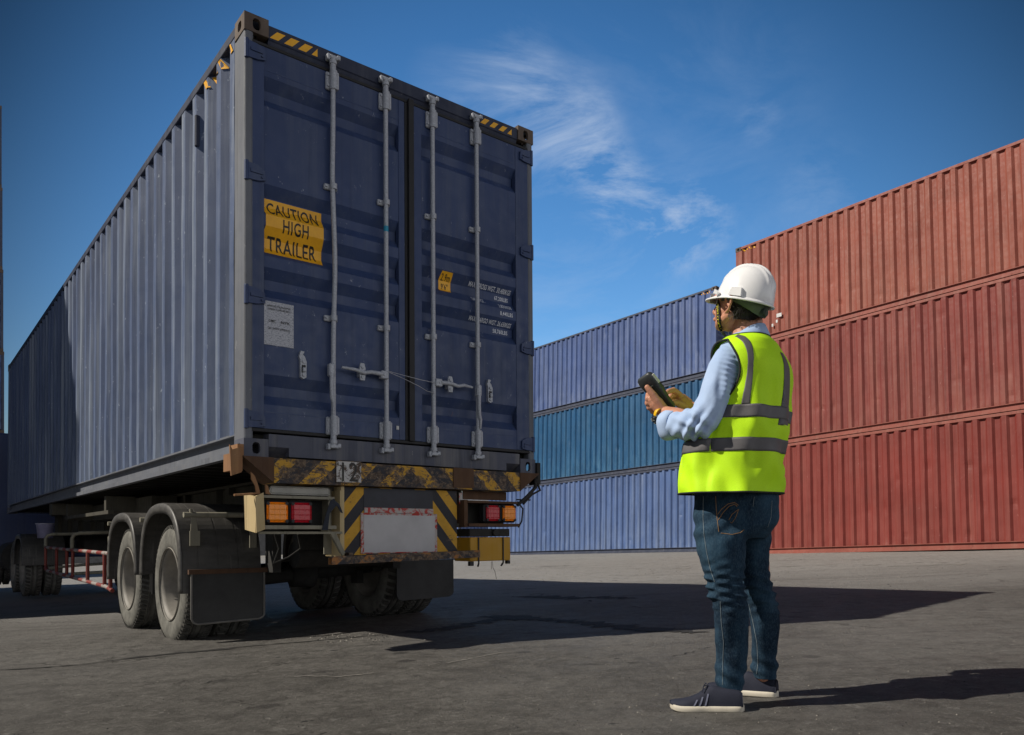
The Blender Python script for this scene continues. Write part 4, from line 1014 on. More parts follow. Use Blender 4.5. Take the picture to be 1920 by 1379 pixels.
def ball(mb, c, r, seg=14, M3=None, sc3=(1, 1, 1)):
    c = Vector(c); vs = []; n = seg
    for i in range(1, n):
        for j in range(2*n):
            t, p = PI*i/n, PI*j/n; q = Vector((math.sin(t)*math.cos(p)*sc3[0], math.sin(t)*math.sin(p)*sc3[1], math.cos(t)*sc3[2]))*r
            if M3: q = M3 @ q
            vs.append(c+q)
    top = Vector((0, 0, sc3[2]*r)); bot = -top
    if M3: top = M3@top; bot = M3@bot
    vs += [c+top, c+bot]; k = 2*n
    fs = [(i*k+j, (i+1)*k+j, (i+1)*k+(j+1) % k, i*k+(j+1) % k) for i in range(n-2) for j in range(k)]
    fs += [(len(vs)-2, j, (j+1) % k) for j in range(k)]+[(len(vs)-1, (n-2)*k+(j+1) % k, (n-2)*k+j) for j in range(k)]
    mb.add(vs, fs, 0, True)
def caps(mb, pts, seg=12):
    """chain of balls joined by tapering limbs; pts = [(point, radius)]"""
    for p, r in pts: ball(mb, p, r, max(6, seg//2+2))
    for (p, r), (q, s) in zip(pts, pts[1:]): mb.tube([p, q], [r, s], seg)
def cr(t, ks):
    """smooth interpolation through keyed rows"""
    n = len(ks)
    if t <= ks[0][0]: return ks[0][1:]
    if t >= ks[-1][0]: return ks[-1][1:]
    for i in range(n-1):
        if ks[i][0] <= t <= ks[i+1][0]: break
    k0, k1, k2, k3 = ks[max(i-1, 0)], ks[i], ks[i+1], ks[min(i+2, n-1)]
    f = (t-k1[0])/(k2[0]-k1[0]); o = []
    for a, b, c, d in zip(k0[1:], k1[1:], k2[1:], k3[1:]):
        m1, m2 = (c-a)/2, (d-b)/2
        o.append((2*f**3-3*f**2+1)*b+(f**3-2*f**2+f)*m1+(-2*f**3+3*f**2)*c+(f**3-f**2)*m2)
    return o
def dirv(deg): return Vector((-math.sin(R(deg)), math.cos(R(deg)), 0)), Vector((-math.cos(R(deg)), -math.sin(R(deg)), 0))  # facing, his left
FT, LT = dirv(52); FH, LH = dirv(38)

# --- materials
n = NT('skin'); f = n.noise(18, 5, .6)
skin = n.fin(n.mix(n.ramp(f, .3, .7), (.46, .205, .125, 1), (.57, .28, .185, 1)), .48, 0, n.bump(n.noise(90, 4), .15, .003), .4)
skin.node_tree.nodes['Principled BSDF'].inputs['Subsurface Weight'].default_value = .12
skin.node_tree.nodes['Principled BSDF'].inputs['Subsurface Radius'].default_value = (.012, .005, .003)
def fabric(name, c1, c2, weave=320, rough=.85, bumpv=.3, nz=9, sc3=(1, 1, 1)):
    n = NT(name); n.co = n.tc.outputs['Object']; f = n.noise(nz, 6, .65, sc3); wv = n.noise(weave, 2)
    return n.fin(n.mix(n.ramp(f, .3, .7), c4(c1), c4(c2)), rough, 0, n.bump(wv, bumpv, .002), .2)
m_vest = None
n = NT('hi_vis_mesh_fabric'); n.co = n.tc.outputs['Object']; f = n.noise(5, 5, .6)
v_ = n.node('ShaderNodeTexVoronoi'); v_.inputs['Scale'].default_value = 270; n.link(n.co, v_.inputs['Vector'])
hole = n.ramp(v_.outputs['Distance'], .18, .40, .74, 1)
cc = n.mix(n.ramp(f, .3, .7), (.50, .86, .010, 1), (.60, .95, .015, 1)); cc = n.mix(hole, (.22, .48, .004, 1), cc)
m_vest = n.fin(cc, .65, 0, n.bump(v_.outputs['Distance'], .2, .001), .25)
m_shirt = fabric('light_blue_shirt_cotton', (.34, .46, .68), (.42, .54, .76), 260, .85, .2)
n = NT('denim'); n.co = n.tc.outputs['Object']
f = n.noise(6, 6, .7, (1, 1, .5)); g_ = n.noise(260, 3, .7, (1, 1, .35)); h_ = n.noise(3.2, 4, .6)
cc = n.mix(n.ramp(f, .38, .66), (.005, .014, .030, 1), (.024, .060, .100, 1)); cc = n.mix(n.ramp(g_, .45, .75, 0, .28), cc, (.13, .21, .27, 1)); cc = n.mix(n.ramp(h_, .55, .75, 0, .35), cc, (.07, .13, .18, 1))
m_jean = n.fin(cc, .9, 0, n.bump(g_, .35, .002), .15)
m_refl = fabric('grey_reflective_tape', (.115, .11, .115), (.15, .145, .15), 160, .55, .15, 6)
m_refl.node_tree.nodes['Principled BSDF'].inputs['Metallic'].default_value = .25
m_trim = plain('black_binding', (.015, .018, .014), .8)
m_hair = fabric('black_hair', (.008, .007, .006), (.022, .018, .015), 140, .55, .8, 60)
n = NT('white_helmet_plastic'); f = n.noise(7, 5, .6)
m_helm = n.fin(n.mix(n.ramp(f, .3, .75), (.88, .88, .88, 1), (.80, .80, .81, 1)), .22, 0, n.bump(n.noise(30, 4), .05, .002), .55)
m_harn = plain('olive_harness_plastic', (.10, .13, .09), .5, .3)
m_shoe = fabric('navy_suede', (.018, .020, .034), (.032, .035, .052), 200, .8, .3)
m_sole = paint('scuffed_white_sole', (.62, .57, .47), (.30, .25, .18), .2, .6, .05, .7, 0, .4)
m_dev = plain('dark_grey_device_plastic', (.035, .04, .042), .45, .4, 20)
m_stitch = plain('orange_stitching', (.36, .19, .07), .8)
m_stitchw = plain('faded_stitching', (.22, .26, .28), .8)

# --- torso: cross-sections keyed by the height in the photo
#      py,   cx,   a(m),  b(m),  dy
TOR = [(620, 1400, .058, .056, .00), (632, 1401, .070, .064, .00), (639, 1402, .098, .076, .00), (647, 1402, .140, .090, .00), (657, 1402, .172, .100, .00), (672, 1406, .196, .110, .00),
       (690, 1411, .204, .117, .00), (715, 1412, .201, .121, .00), (745, 1407, .196, .123, .00), (772, 1402, .194, .132, .00), (795, 1391, .194, .148, .00),
       (815, 1383, .197, .166, .00), (840, 1374, .196, .172, .00), (870, 1371, .196, .170, .00), (900, 1371, .200, .173, .00), (928, 1371, .203, .175, .00)]
PC = TOR
def sect(py):
    cx, a, b, dy = cr(py, TOR); return P3(cx, py, dy), a, b
def tsurf(th, py, off=0.0):
    c, a, b = sect(py); e = .86
    cs, sn = math.cos(th), math.sin(th)
    return c+LT*((a+off)*math.copysign(abs(cs)**e, cs))+FT*((b+off)*math.copysign(abs(sn)**e, sn))
def vwr(th, py):
    """soft folds of the loose vest"""
    z = py*S_; c, s_ = math.cos(th), math.sin(th)
    lo = min(1, max(0, (py-680)/120))
    d = .0085*lo*noise.noise(Vector((th*2.6, z*4.2, 3)))*2
    d += .0095*lo*noise.noise(Vector((th*1.4+z*9, z*3.0-th*2.2, 8)))*2
    low = min(1, max(0, (py-850)/60)); d += .010*low*math.sin(th*7+z*6+1.2)*.6
    # long diagonal creases that run from the elbow down to the back of the waist
    for (t0, p0, sl, am, wd) in ((3.9, 870, .0065, .010, .10), (3.55, 895, .006, .008, .08), (4.35, 850, -.004, .006, .10), (4.0, 760, .003, .005, .12), (5.0, 740, -.003, .005, .12)):
        u = (th-(t0+(py-p0)*sl))/wd; v = (py-p0)/34
        d += 1.4*am*math.exp(-u*u-v*v)
    return d
OFF = .0135
man = None
bodyb = MB()
# head, neck, limbs under the clothes
HC = P3(1387, 566, .01)                              # middle of the skull
pit = R(14)
hx, hy_ = LH, FH*math.cos(pit)+Vector((0, 0, 1))*math.sin(pit); hz_ = hx.cross(hy_)*-1
if hz_.z < 0: hz_ = -hz_
def HP(l, f, u): return HC+hx*l+hy_*f+hz_*u           # head frame: left, forward, up (metres)
H3 = Matrix((hx, hy_, hz_)).transposed()
ball(bodyb, HP(0, -.005, .02), 1, 16, H3, (.076, .096, .100))
ball(bodyb, HP(0, .035, -.045), 1, 14, H3, (.062, .060, .075))      # face
ball(bodyb, HP(0, .065, -.098), 1, 10, H3, (.030, .026, .022))      # chin
caps(bodyb, [(HP(.055, -.005, -.062), .020), (HP(.042, .045, -.092), .018), (HP(.0, .075, -.102), .017), (HP(-.042, .045, -.092), .018), (HP(-.055, -.005, -.062), .020)], 10)
caps(bodyb, [(HP(0, .090, -.005), .010), (HP(0, .112, -.045), .012)], 8)      # nose
caps(bodyb, [(HP(-.014, .097, -.052), .009), (HP(.014, .097, -.052), .009)], 8)
caps(bodyb, [(HP(-.020, .088, -.076), .009), (HP(0, .095, -.076), .010), (HP(.020, .088, -.076), .009)], 8)  # lips
caps(bodyb, [(HP(-.045, .080, .012), .012), (HP(0, .092, .010), .010), (HP(.045, .080, .012), .012)], 8)    # brow
for s in (1, -1):                                    # ears: rim, lobe and bowl
    E = lambda f, u, l=0.0: HP(s*(.075+l*1.3), f*1.25-.004, u*1.2-.006)
    caps(bodyb, [(E(.004, -.040, -.003), .0065), (E(-.010, -.030, .004), .006), (E(-.019, -.010, .010), .0055), (E(-.018, .010, .012), .0055), (E(-.006, .020, .009), .0055), (E(.008, .014, .004), .005), (E(.012, .0, .0), .005)], 8)
    caps(bodyb, [(E(.004, -.005, -.004), .008), (E(-.006, -.016, .0), .008)], 8)
caps(bodyb, [(P3(1401, 590, .03), .060), (P3(1400, 620, .02), .060), (P3(1402, 650, .01), .066), (P3(1404, 700, .0), .09)], 20)
caps(bodyb, [(P3(1408, 710, .0), .10), (P3(1395, 800, .0), .115), (P3(1372, 900, .0), .12), (P3(1376, 960, .0), .09)], 16)
SL_, EL_, WL_ = P3(1362, 681, -.115), P3(1310, 795, -.145), P3(1246, 773, .075)
caps(bodyb, [(SL_, .045), (EL_, .038), (WL_.lerp(EL_, .35), .034), (WL_.lerp(EL_, .1), .027), (WL_, .0255)], 14)
SR_, ER_, WR_ = P3(1462, 690, .13), P3(1432, 800, .26), P3(1290, 763, .24)
caps(bodyb, [(SR_, .045), (ER_, .040), (WR_.lerp(ER_, .4), .034), (WR_, .0245)], 14)
for hp, kn, an in ((P3(1345, 975, -.05), P3(1364, 1110, -.08), P3(1370, 1292, -.05)), (P3(1415, 975, .07), P3(1428, 1110, .08), P3(1432, 1268, .13))):
    caps(bodyb, [(hp, .05), (kn, .036), (an, .030)], 14)
# hands
hb = bodyb
def H_(lst): caps(hb, [(P3(a, b, c), r*S_) for a, b, c, r in lst], 10)
# left hand: back of the hand to the viewer, thumb along the edge of the scanner, fingers closing behind it
H_([(1246, 773, .075, 12.5), (1238, 766, .082, 13.5), (1231, 757, .086, 14), (1225, 750, .088, 12)])
H_([(1240, 771, .095, 11), (1235, 759, .105, 11), (1231, 750, .105, 10)])
H_([(1240, 765, .070, 9.5), (1232, 752, .066, 8.5), (1224, 740, .064, 7.2), (1217, 731, .064, 6.0), (1213.5, 726.5, .064, 5.2)])   # thumb
H_([(1224, 752, .090, 8.6), (1216, 748, .092, 7.2), (1217, 738, .118, 6.4), (1230, 731, .128, 5.6), (1237, 733, .126, 4.8)])
H_([(1224, 757, .096, 8.8), (1215.5, 756, .100, 7.2), (1217, 747, .130, 6.4), (1232, 741, .140, 5.6), (1239, 743, .136, 4.8)])
H_([(1227, 763, .100, 8.6), (1218.5, 764, .106, 7.0), (1220, 756, .136, 6.2), (1235, 751, .144, 5.4), (1241, 753, .140, 4.6)])
H_([(1231, 769, .104, 8.0), (1224, 771, .112, 6.2), (1226, 764, .136, 5.6), (1238, 760, .142, 4.8)])
# right hand: index finger poised over the keys, thumb below it, others curled
H_([(1292, 764, .24, 11.5), (1284, 758, .235, 12.5), (1277, 752, .232, 12.5)])
H_([(1290, 756, .245, 10), (1280, 748, .245, 10)])
H_([(1278, 746, .232, 7.6), (1270, 737, .205, 6.4), (1263, 732, .180, 6.0), (1253, 734.5, .142, 5.2), (1245.5, 740, .112, 4.4)])
H_([(1277, 750, .240, 7.4), (1268, 741, .220, 6.2), (1259, 741, .198, 5.6), (1254, 748, .185, 4.8)])
H_([(1276, 755, .248, 7.2), (1266, 747, .235, 6.0), (1258, 747, .218, 5.4), (1255, 753, .205, 4.6)])
H_([(1277, 760, .250, 6.6), (1268, 754, .242, 5.6), (1261, 754, .230, 5.0), (1259, 759, .220, 4.4)])
H_([(1286, 764, .225, 8.4), (1277, 760, .205, 7.6), (1268, 755.5, .180, 6.6), (1260, 755.5, .155, 5.6), (1256, 756.5, .140, 4.8)])
bm = fuse(bodyb, .0024, 2, .5)
man = finish(bm, 'person', skin, None)
man.location = PO
tag(man, 'man in white hard hat and yellow-green safety vest, seen from behind, holding a scanner', 'person')

# --- shirt
sb = MB(); rings = []
for py in range(626, 800, 6):
    for k in range(40): sb.v.append(tuple(tsurf(2*PI*k/40, py, -.006)))
nr = len(range(626, 800, 6))
for i in range(nr-1):
    for k in range(40): sb.f.append([i*40+k, i*40+(k+1) % 40, (i+1)*40+(k+1) % 40, (i+1)*40+k]); sb.m.append(0); sb.sm.append(True)
sb.f.append(list(range(40))[::-1]); sb.f.append([(nr-1)*40+k for k in range(40)]); sb.m += [0, 0]; sb.sm += [False, False]
q = lambda a, b, c, r: (P3(a, b, c), r*S_)
caps(sb, [q(1366, 677, -.10, 29), q(1358, 695, -.115, 31), q(1348, 722, -.125, 30), q(1338, 752, -.135, 29.5), q(1326, 778, -.14, 30), q(1314, 792, -.142, 30), q(1303, 796, -.128, 28)], 22)
caps(sb, [q(1303, 796, -.128, 28), q(1288, 797, -.08, 27), q(1272, 797, -.03, 25), q(1262, 796, .0, 24)], 22)
caps(sb, [q(1450, 712, .10, 24), q(1440, 750, .19, 25), q(1430, 800, .25, 26), q(1370, 795, .25, 24), q(1318, 775, .255, 21)], 16)
# rolled cuff: a flared open band at the end of the sleeve
bm = fuse(sb, .0042, 7, .5)
AX = (P3(1262, 796, .0)-P3(1303, 796, -.128)).normalized(); UAX = (EL_-SL_).normalized()
def shirt_d(co):
    w_ = co+PO; px = CX+F_PX*w_.x/w_.y; py = HY-F_PX*(w_.z-CAM_Z)/w_.y
    if px > 1400: return 0
    d = 0
    # creases across the bend of the elbow and gathers at the armhole seam
    u = (px-1310)*.85+(py-795)*.5
    el = math.exp(-((px-1300)/34)**2-((py-800)/36)**2)
    d += .0085*el*math.sin((px*.9+py*.55)*.33+3*noise.noise(co*9))
    d += .0060*el*math.sin((px*.5-py*.8)*.27+2*noise.noise(co*7+Vector((5, 0, 0))))
    am = math.exp(-((px-1372)/17)**2)*math.exp(-((py-695)/45)**2)
    d += .0030*am*math.sin((py-px*.35)*.62+2*noise.noise(co*10))
    up = math.exp(-((px-1345)/40)**2-((py-725)/55)**2)
    d += .0085*up*noise.noise(Vector((px*.045+py*.012, py*.016-px*.03, 2)))*2
    d += .0025*noise.noise(co*16)
    return d
shirt = finish(bm, 'shirt', m_shirt, man, shirt_d)
def ringband(c0, c1, r0, r1, rin, name, mat, par, seg=28, flare=0, wob=0.0):
    ax = (c1-c0).normalized(); u = ax.cross(Vector((0, 0, 1))).normalized(); v = u.cross(ax)
    prof = [(c0, r0), (c0.lerp(c1, .5), (r0+r1)/2+flare*.3), (c1, r1), (c1+ax*.002, r1-.002), (c1, rin), (c0, rin)]
    mb = MB(); vs = []
    for c, r in prof:
        for k in range(seg):
            t = 2*PI*k/seg; rr = r*(1+wob*math.sin(3*t+1)+wob*.7*math.sin(5*t)); vs.append(c+(u*math.cos(t)+v*math.sin(t))*rr)
    n_ = len(prof); mb.add(vs, [(i*seg+k, i*seg+(k+1) % seg, ((i+1) % n_)*seg+(k+1) % seg, ((i+1) % n_)*seg+k) for i in range(n_) for k in range(seg)], 0, True)
    return mb.build(name, mat, par)
ringband(P3(1270, 796, -.022), P3(1254, 798, .030), 26*S_, 29*S_, 23.5*S_, 'cuff', m_shirt, shirt, 32, .002, .035)
# collar: a folded band round the neck
mb = MB(); vs = []; N = 40
for i in range(N+1):
    th = R(115)+R(310)*i/N
    for (k, (hgt, rr)) in enumerate(((0, .0), (17, -.004), (19, -.001), (18, .004), (2, .020), (-3, .020))):
        c = P3(1401, 632-hgt*.0, .02); bk = .5-.5*math.sin(th)      # higher at the nape
        base = c+LT*((.071+rr)*math.cos(th))+FT*((.066+rr)*math.sin(th))
        base.z += (hgt*S_*(.25+.85*bk)) - .040*(1-bk)
        vs.append(base)
mb.add(vs, [(i*6+k, (i+1)*6+k, (i+1)*6+k+1, i*6+k+1) for i in range(N) for k in range(5)], 0, True)
mb.build('collar', m_shirt, shirt, solid=.0015)

# --- vest
def px_of(th, py, e=.016):
    p = tsurf(th, py, e)+PO; return CX+F_PX*p.x/p.y
# rear limit of the near armhole, found where the binding runs in the photograph
_t = min((R(-89)+R(150)*k/300 for k in range(301)), key=lambda t: abs(px_of(t, 712)-1388)+(0 if tsurf(t, 712, .1).y < tsurf(t, 712, 0).y+.03 else 99))
_u = math.sin(_t)*.125
HOLE = {0: ((_u+.098)/2, (.098-_u)/2), 1: (.045, .062)}
print('HOLE', HOLE, math.degrees(_t))
TH = 180; PY0, PY1 = 634, 927; NP = 118
def pyv(i): return PY0+(PY1-PY0)*i/NP
def inhole(th, py):
    for s in (0, 1):
        c, sn = math.cos(th), math.sin(th)
        if (c < 0) == (s == 0): continue
        u = sn*.125; v = (py-706)*S_
        cu, ru = HOLE[s]
        if ((u-cu)/ru)**2+(v/.135)**2 < 1 and py > 650: return True
    return False
def vpt(th, py, extra=0.0): return tsurf(th, py, OFF+vwr(th, py)+extra)
mb = MB(); idx = {}
vs = [vpt(2*PI*k/TH, pyv(i)) for i in range(NP+1) for k in range(TH)]
fs = []
for i in range(NP):
    for k in range(TH):
        if not inhole(2*PI*(k+.5)/TH, pyv(i+.5)): fs.append((i*TH+k, i*TH+(k+1) % TH, (i+1)*TH+(k+1) % TH, (i+1)*TH+k))
mb.add(vs, fs, 0, True); vest = mb.build('vest', m_vest, man, solid=.002)
# binding round the armholes, neck and hem
for s in (0, 1):
    pth = []
    for k in range(61):
        t = 2*PI*k/60; u = HOLE[s][0]+HOLE[s][1]*.99*math.cos(t); py = 706+.133/S_*math.sin(t); py = max(py, 650)
        sn = max(-1, min(1, u/.125)); th = math.asin(sn); th = th if s == 0 else PI-th
        pth.append(vpt(th, py, .002))
    mb = MB(); mb.tube(pth, .0042, 6, caps=False); mb.build('binding', m_trim, vest)
mb = MB(); mb.tube([vpt(2*PI*k/90, PY1-.6, .001) for k in range(91)], .0040, 6, caps=False); mb.build('binding', m_trim, vest)
mb = MB(); mb.tube([vpt(2*PI*k/60, PY0+.6, .001) for k in range(61)], .0035, 6, caps=False); mb.build('binding', m_trim, vest)
def band(th0, th1, pa, pb, nm='reflective_band', n1=90, n2=6, e=.0028):
    mb = MB(); vs = []; idx = 0
    for j in range(n2+1):
        for i in range(n1+1):
            f = i/n1; th = th0+(th1-th0)*f; a = pa(f) if callable(pa) else pa; b = pb(f) if callable(pb) else pb
            vs.append(vpt(th, a+(b-a)*j/n2, e))
    k = n1+1; fs = []
    for j in range(n2):
        for i in range(n1):
            th = th0+(th1-th0)*(i+.5)/n1; a = pa if not callable(pa) else pa(i/n1); b = pb if not callable(pb) else pb(i/n1)
            if not inhole(th, a+(b-a)*(j+.5)/n2): fs.append((j*k+i, j*k+i+1, (j+1)*k+i+1, (j+1)*k+i))
    mb.add(vs, fs, 0, True); return mb.build(nm, m_refl, vest, solid=.001)
band(0, 2*PI, 771.5, 794.5); band(0, 2*PI, 830, 854)
def th_at(px, py, guess):
    """angle on the vest whose far side shows at this photo column"""
    best = None
    for k in range(721):
        th = PI+PI*k/720
        p = vpt(th, py)+PO; x = CX+F_PX*p.x/p.y; nn = abs(x-px)
        c_, a_, b_ = sect(py); q_ = tsurf(th, py, .1)-tsurf(th, py, 0)
        if q_.y < .02 and (best is None or nn < best[0]): best = (nn, th)
    return best[1] if best else guess
def strap(rows, nm='reflective_band'):
    mb = MB(); vs = []; n = 40
    for i in range(n+1):
        py = rows[0][0]+(rows[-1][0]-rows[0][0])*i/n; a, b = cr(py, rows); ta, tb = th_at(a, py, 4.5), th_at(b, py, 4.6)
        for j in range(7): vs.append(vpt(ta+(tb-ta)*j/6, py, .0024))
    mb.add(vs, [(i*7+j, i*7+j+1, (i+1)*7+j+1, (i+1)*7+j) for i in range(n) for j in range(6)], 0, True)
    return mb.build(nm, m_refl, vest, solid=.001)
strap([(637, 1372, 1386), (648, 1382, 1398), (661, 1393, 1407.5), (680, 1400.5, 1412.5), (702, 1402, 1412.5), (731, 1398, 1410.5), (772, 1390, 1406)])
strap([(668, 1462, 1467), (680, 1466, 1473.5), (696, 1469, 1479), (731, 1468.5, 1479.5), (780, 1463, 1476), (806, 1458, 1471)])

# --- jeans
jb = MB()
def loft(mb, rows, seg=28, ry=1.0):
    vs = []
    for (py, xl, xr, dy, dep) in rows:
        c = P3((xl+xr)/2, py, dy); rx = (xr-xl)/2*S_
        for k in range(seg):
            t = 2*PI*k/seg; cc_, ss = math.cos(t), math.sin(t); vs.append(c+Vector((rx*math.copysign(abs(cc_)**.9, cc_), dep*math.copysign(abs(ss)**.9, ss), 0)))
    n_ = len(rows); mb.add(vs, [(i*seg+k, i*seg+(k+1) % seg, (i+1)*seg+(k+1) % seg, (i+1)*seg+k) for i in range(n_-1) for k in range(seg)]+[tuple(range(seg))[::-1], tuple(range((n_-1)*seg, n_*seg))], 0, True)
hips = [(900, 1304, 1452, .0, .14), (932, 1302, 1458, .0, .148), (958, 1300, 1458, .0, .155), (984, 1301, 1452, .0, .155), (1003, 1303, 1444, .0, .14), (1012, 1308, 1436, .0, .12)]
loft(jb, hips, 32)
legL = [(960, 1302, 1388, -.045, .085), (1000, 1301, 1399, -.06, .098), (1033, 1307, 1398, -.065, .096), (1065, 1316.6, 1396, -.070, .088), (1096, 1325, 1395, -.076, .078), (1119, 1328.5, 1400, -.078, .074),
        (1138, 1338, 1403, -.076, .070), (1158, 1339.5, 1405, -.070, .068), (1180, 1341, 1404, -.062, .066), (1213, 1343.5, 1402, -.052, .062), (1240, 1343, 1400, -.045, .060), (1262, 1338.5, 1399, -.042, .062), (1278, 1341, 1396, -.042, .060), (1296, 1346, 1393, -.044, .056)]
loft(jb, legL)
legR = [(960, 1372, 1457, .07, .085), (1000, 1374, 1447, .075, .095), (1033, 1376, 1443, .08, .092), (1065, 1380, 1443, .084, .085), (1096, 1388, 1448, .084, .076), (1119, 1396, 1455.5, .086, .074),
        (1147, 1401, 1462.5, .094, .072), (1175, 1404, 1463, .104, .068), (1200, 1407, 1461, .112, .064), (1230, 1409, 1459.5, .122, .060), (1242, 1407, 1460, .126, .060), (1258, 1408, 1459, .13, .060), (1274, 1412, 1457, .132, .055)]
loft(jb, legR)
bm = fuse(jb, .0045, 6, .5)
def jean_d(co):
    w_ = co+PO; px = CX+F_PX*w_.x/w_.y; py = HY-F_PX*(w_.z-CAM_Z)/w_.y
    left = w_.y < D0+.03
    d = 0; ky = 1105
    kn = math.exp(-((py-ky)/42)**2)
    d += .0050*kn*(1-abs(math.sin((py-(px-1365)*.22)*.155+2.4*noise.noise(co*5.5)))*1.6)
    d += .0030*kn*math.sin((py+(px-1365)*.35)*.33+2*noise.noise(co*8))
    an = math.exp(-((py-(1268 if left else 1246))/20)**2)
    d += .0062*an*math.sin((py-(px-1370)*.5)*.20+2.0*noise.noise(co*6))
    hp = math.exp(-((py-985)/34)**2)
    d += .0042*hp*math.sin((py+(px-1345)*.42)*.155+2.2*noise.noise(co*6+Vector((3, 1, 0))))
    sh = math.exp(-((py-1200)/50)**2)
    d += .0050*sh*math.sin((px*.8+py*.35)*.11+2*noise.noise(co*5))
    d += .0022*noise.noise(co*20)+.005*noise.noise(co*6)-.0045
    return d
jeans = finish(bm, 'jeans', m_jean, man, jean_d)
bmj = bmesh.new(); bmj.from_mesh(jeans.data); tree = BVHTree.FromBMesh(bmj)
def onjean(px, py, off=.001):
    o = -PO+Vector((0, 0, CAM_Z)); d = (P3(px, py)-o).normalized(); h = tree.ray_cast(o, d)
    return h[0]+h[1]*off if h[0] is not None else None
def stitch(pts, r, mat, nm='stitching'):
    L_ = []
    for a, b in zip(pts, pts[1:]):
        m = max(2, int(math.hypot(b[0]-a[0], b[1]-a[1])/2.5))
        for i in range(m): h = onjean(a[0]+(b[0]-a[0])*i/m, a[1]+(b[1]-a[1])*i/m); L_ += [h] if h else []
    L_ = [L_[0]]+[q_ for p_, q_ in zip(L_, L_[1:]) if (q_-p_).length < .03]
    mb = MB(); mb.tube(L_, r, 5); return mb.build(nm, mat, jeans)
J = lambda x, y: (1240+x/5.746, 880+y/5.746)
stitch([J(455, 290), J(450, 500), J(460, 700), J(490, 900), J(530, 1080), J(580, 1230)], .0010, m_stitchw)
stitch([J(585, 290), J(595, 480), J(620, 690)], .0010, m_stitch)
stitch([J(605, 490), J(650, 430), J(720, 375), J(790, 360), J(845, 400)], .0012, m_stitch)
stitch([J(615, 550), J(665, 470), J(730, 400), J(790, 378), J(830, 415)], .0012, m_stitch)
stitch([J(725, 550), J(760, 490), J(835, 430), J(800, 520), J(760, 580), J(725, 560)], .0011, m_stitch)
stitch([J(640, 690), J(760, 705), J(850, 685), J(905, 640)], .0010, m_stitch)
stitch([J(1000, 300), J(985, 420)], .0008, m_stitchw); stitch([J(1190, 340), J(1180, 520), J(1140, 640)], .0008, m_stitchw)
K = lambda x, y: (1230+x/5.304, 1100+y/5.304)
stitch([K(640, 150), K(650, 350), K(672, 560), K(665, 760), K(662, 990)], .0010, m_stitchw)
stitch([K(925, 180), K(965, 350), K(1005, 560), K(1015, 760), K(1000, 880)], .0010, m_stitchw)
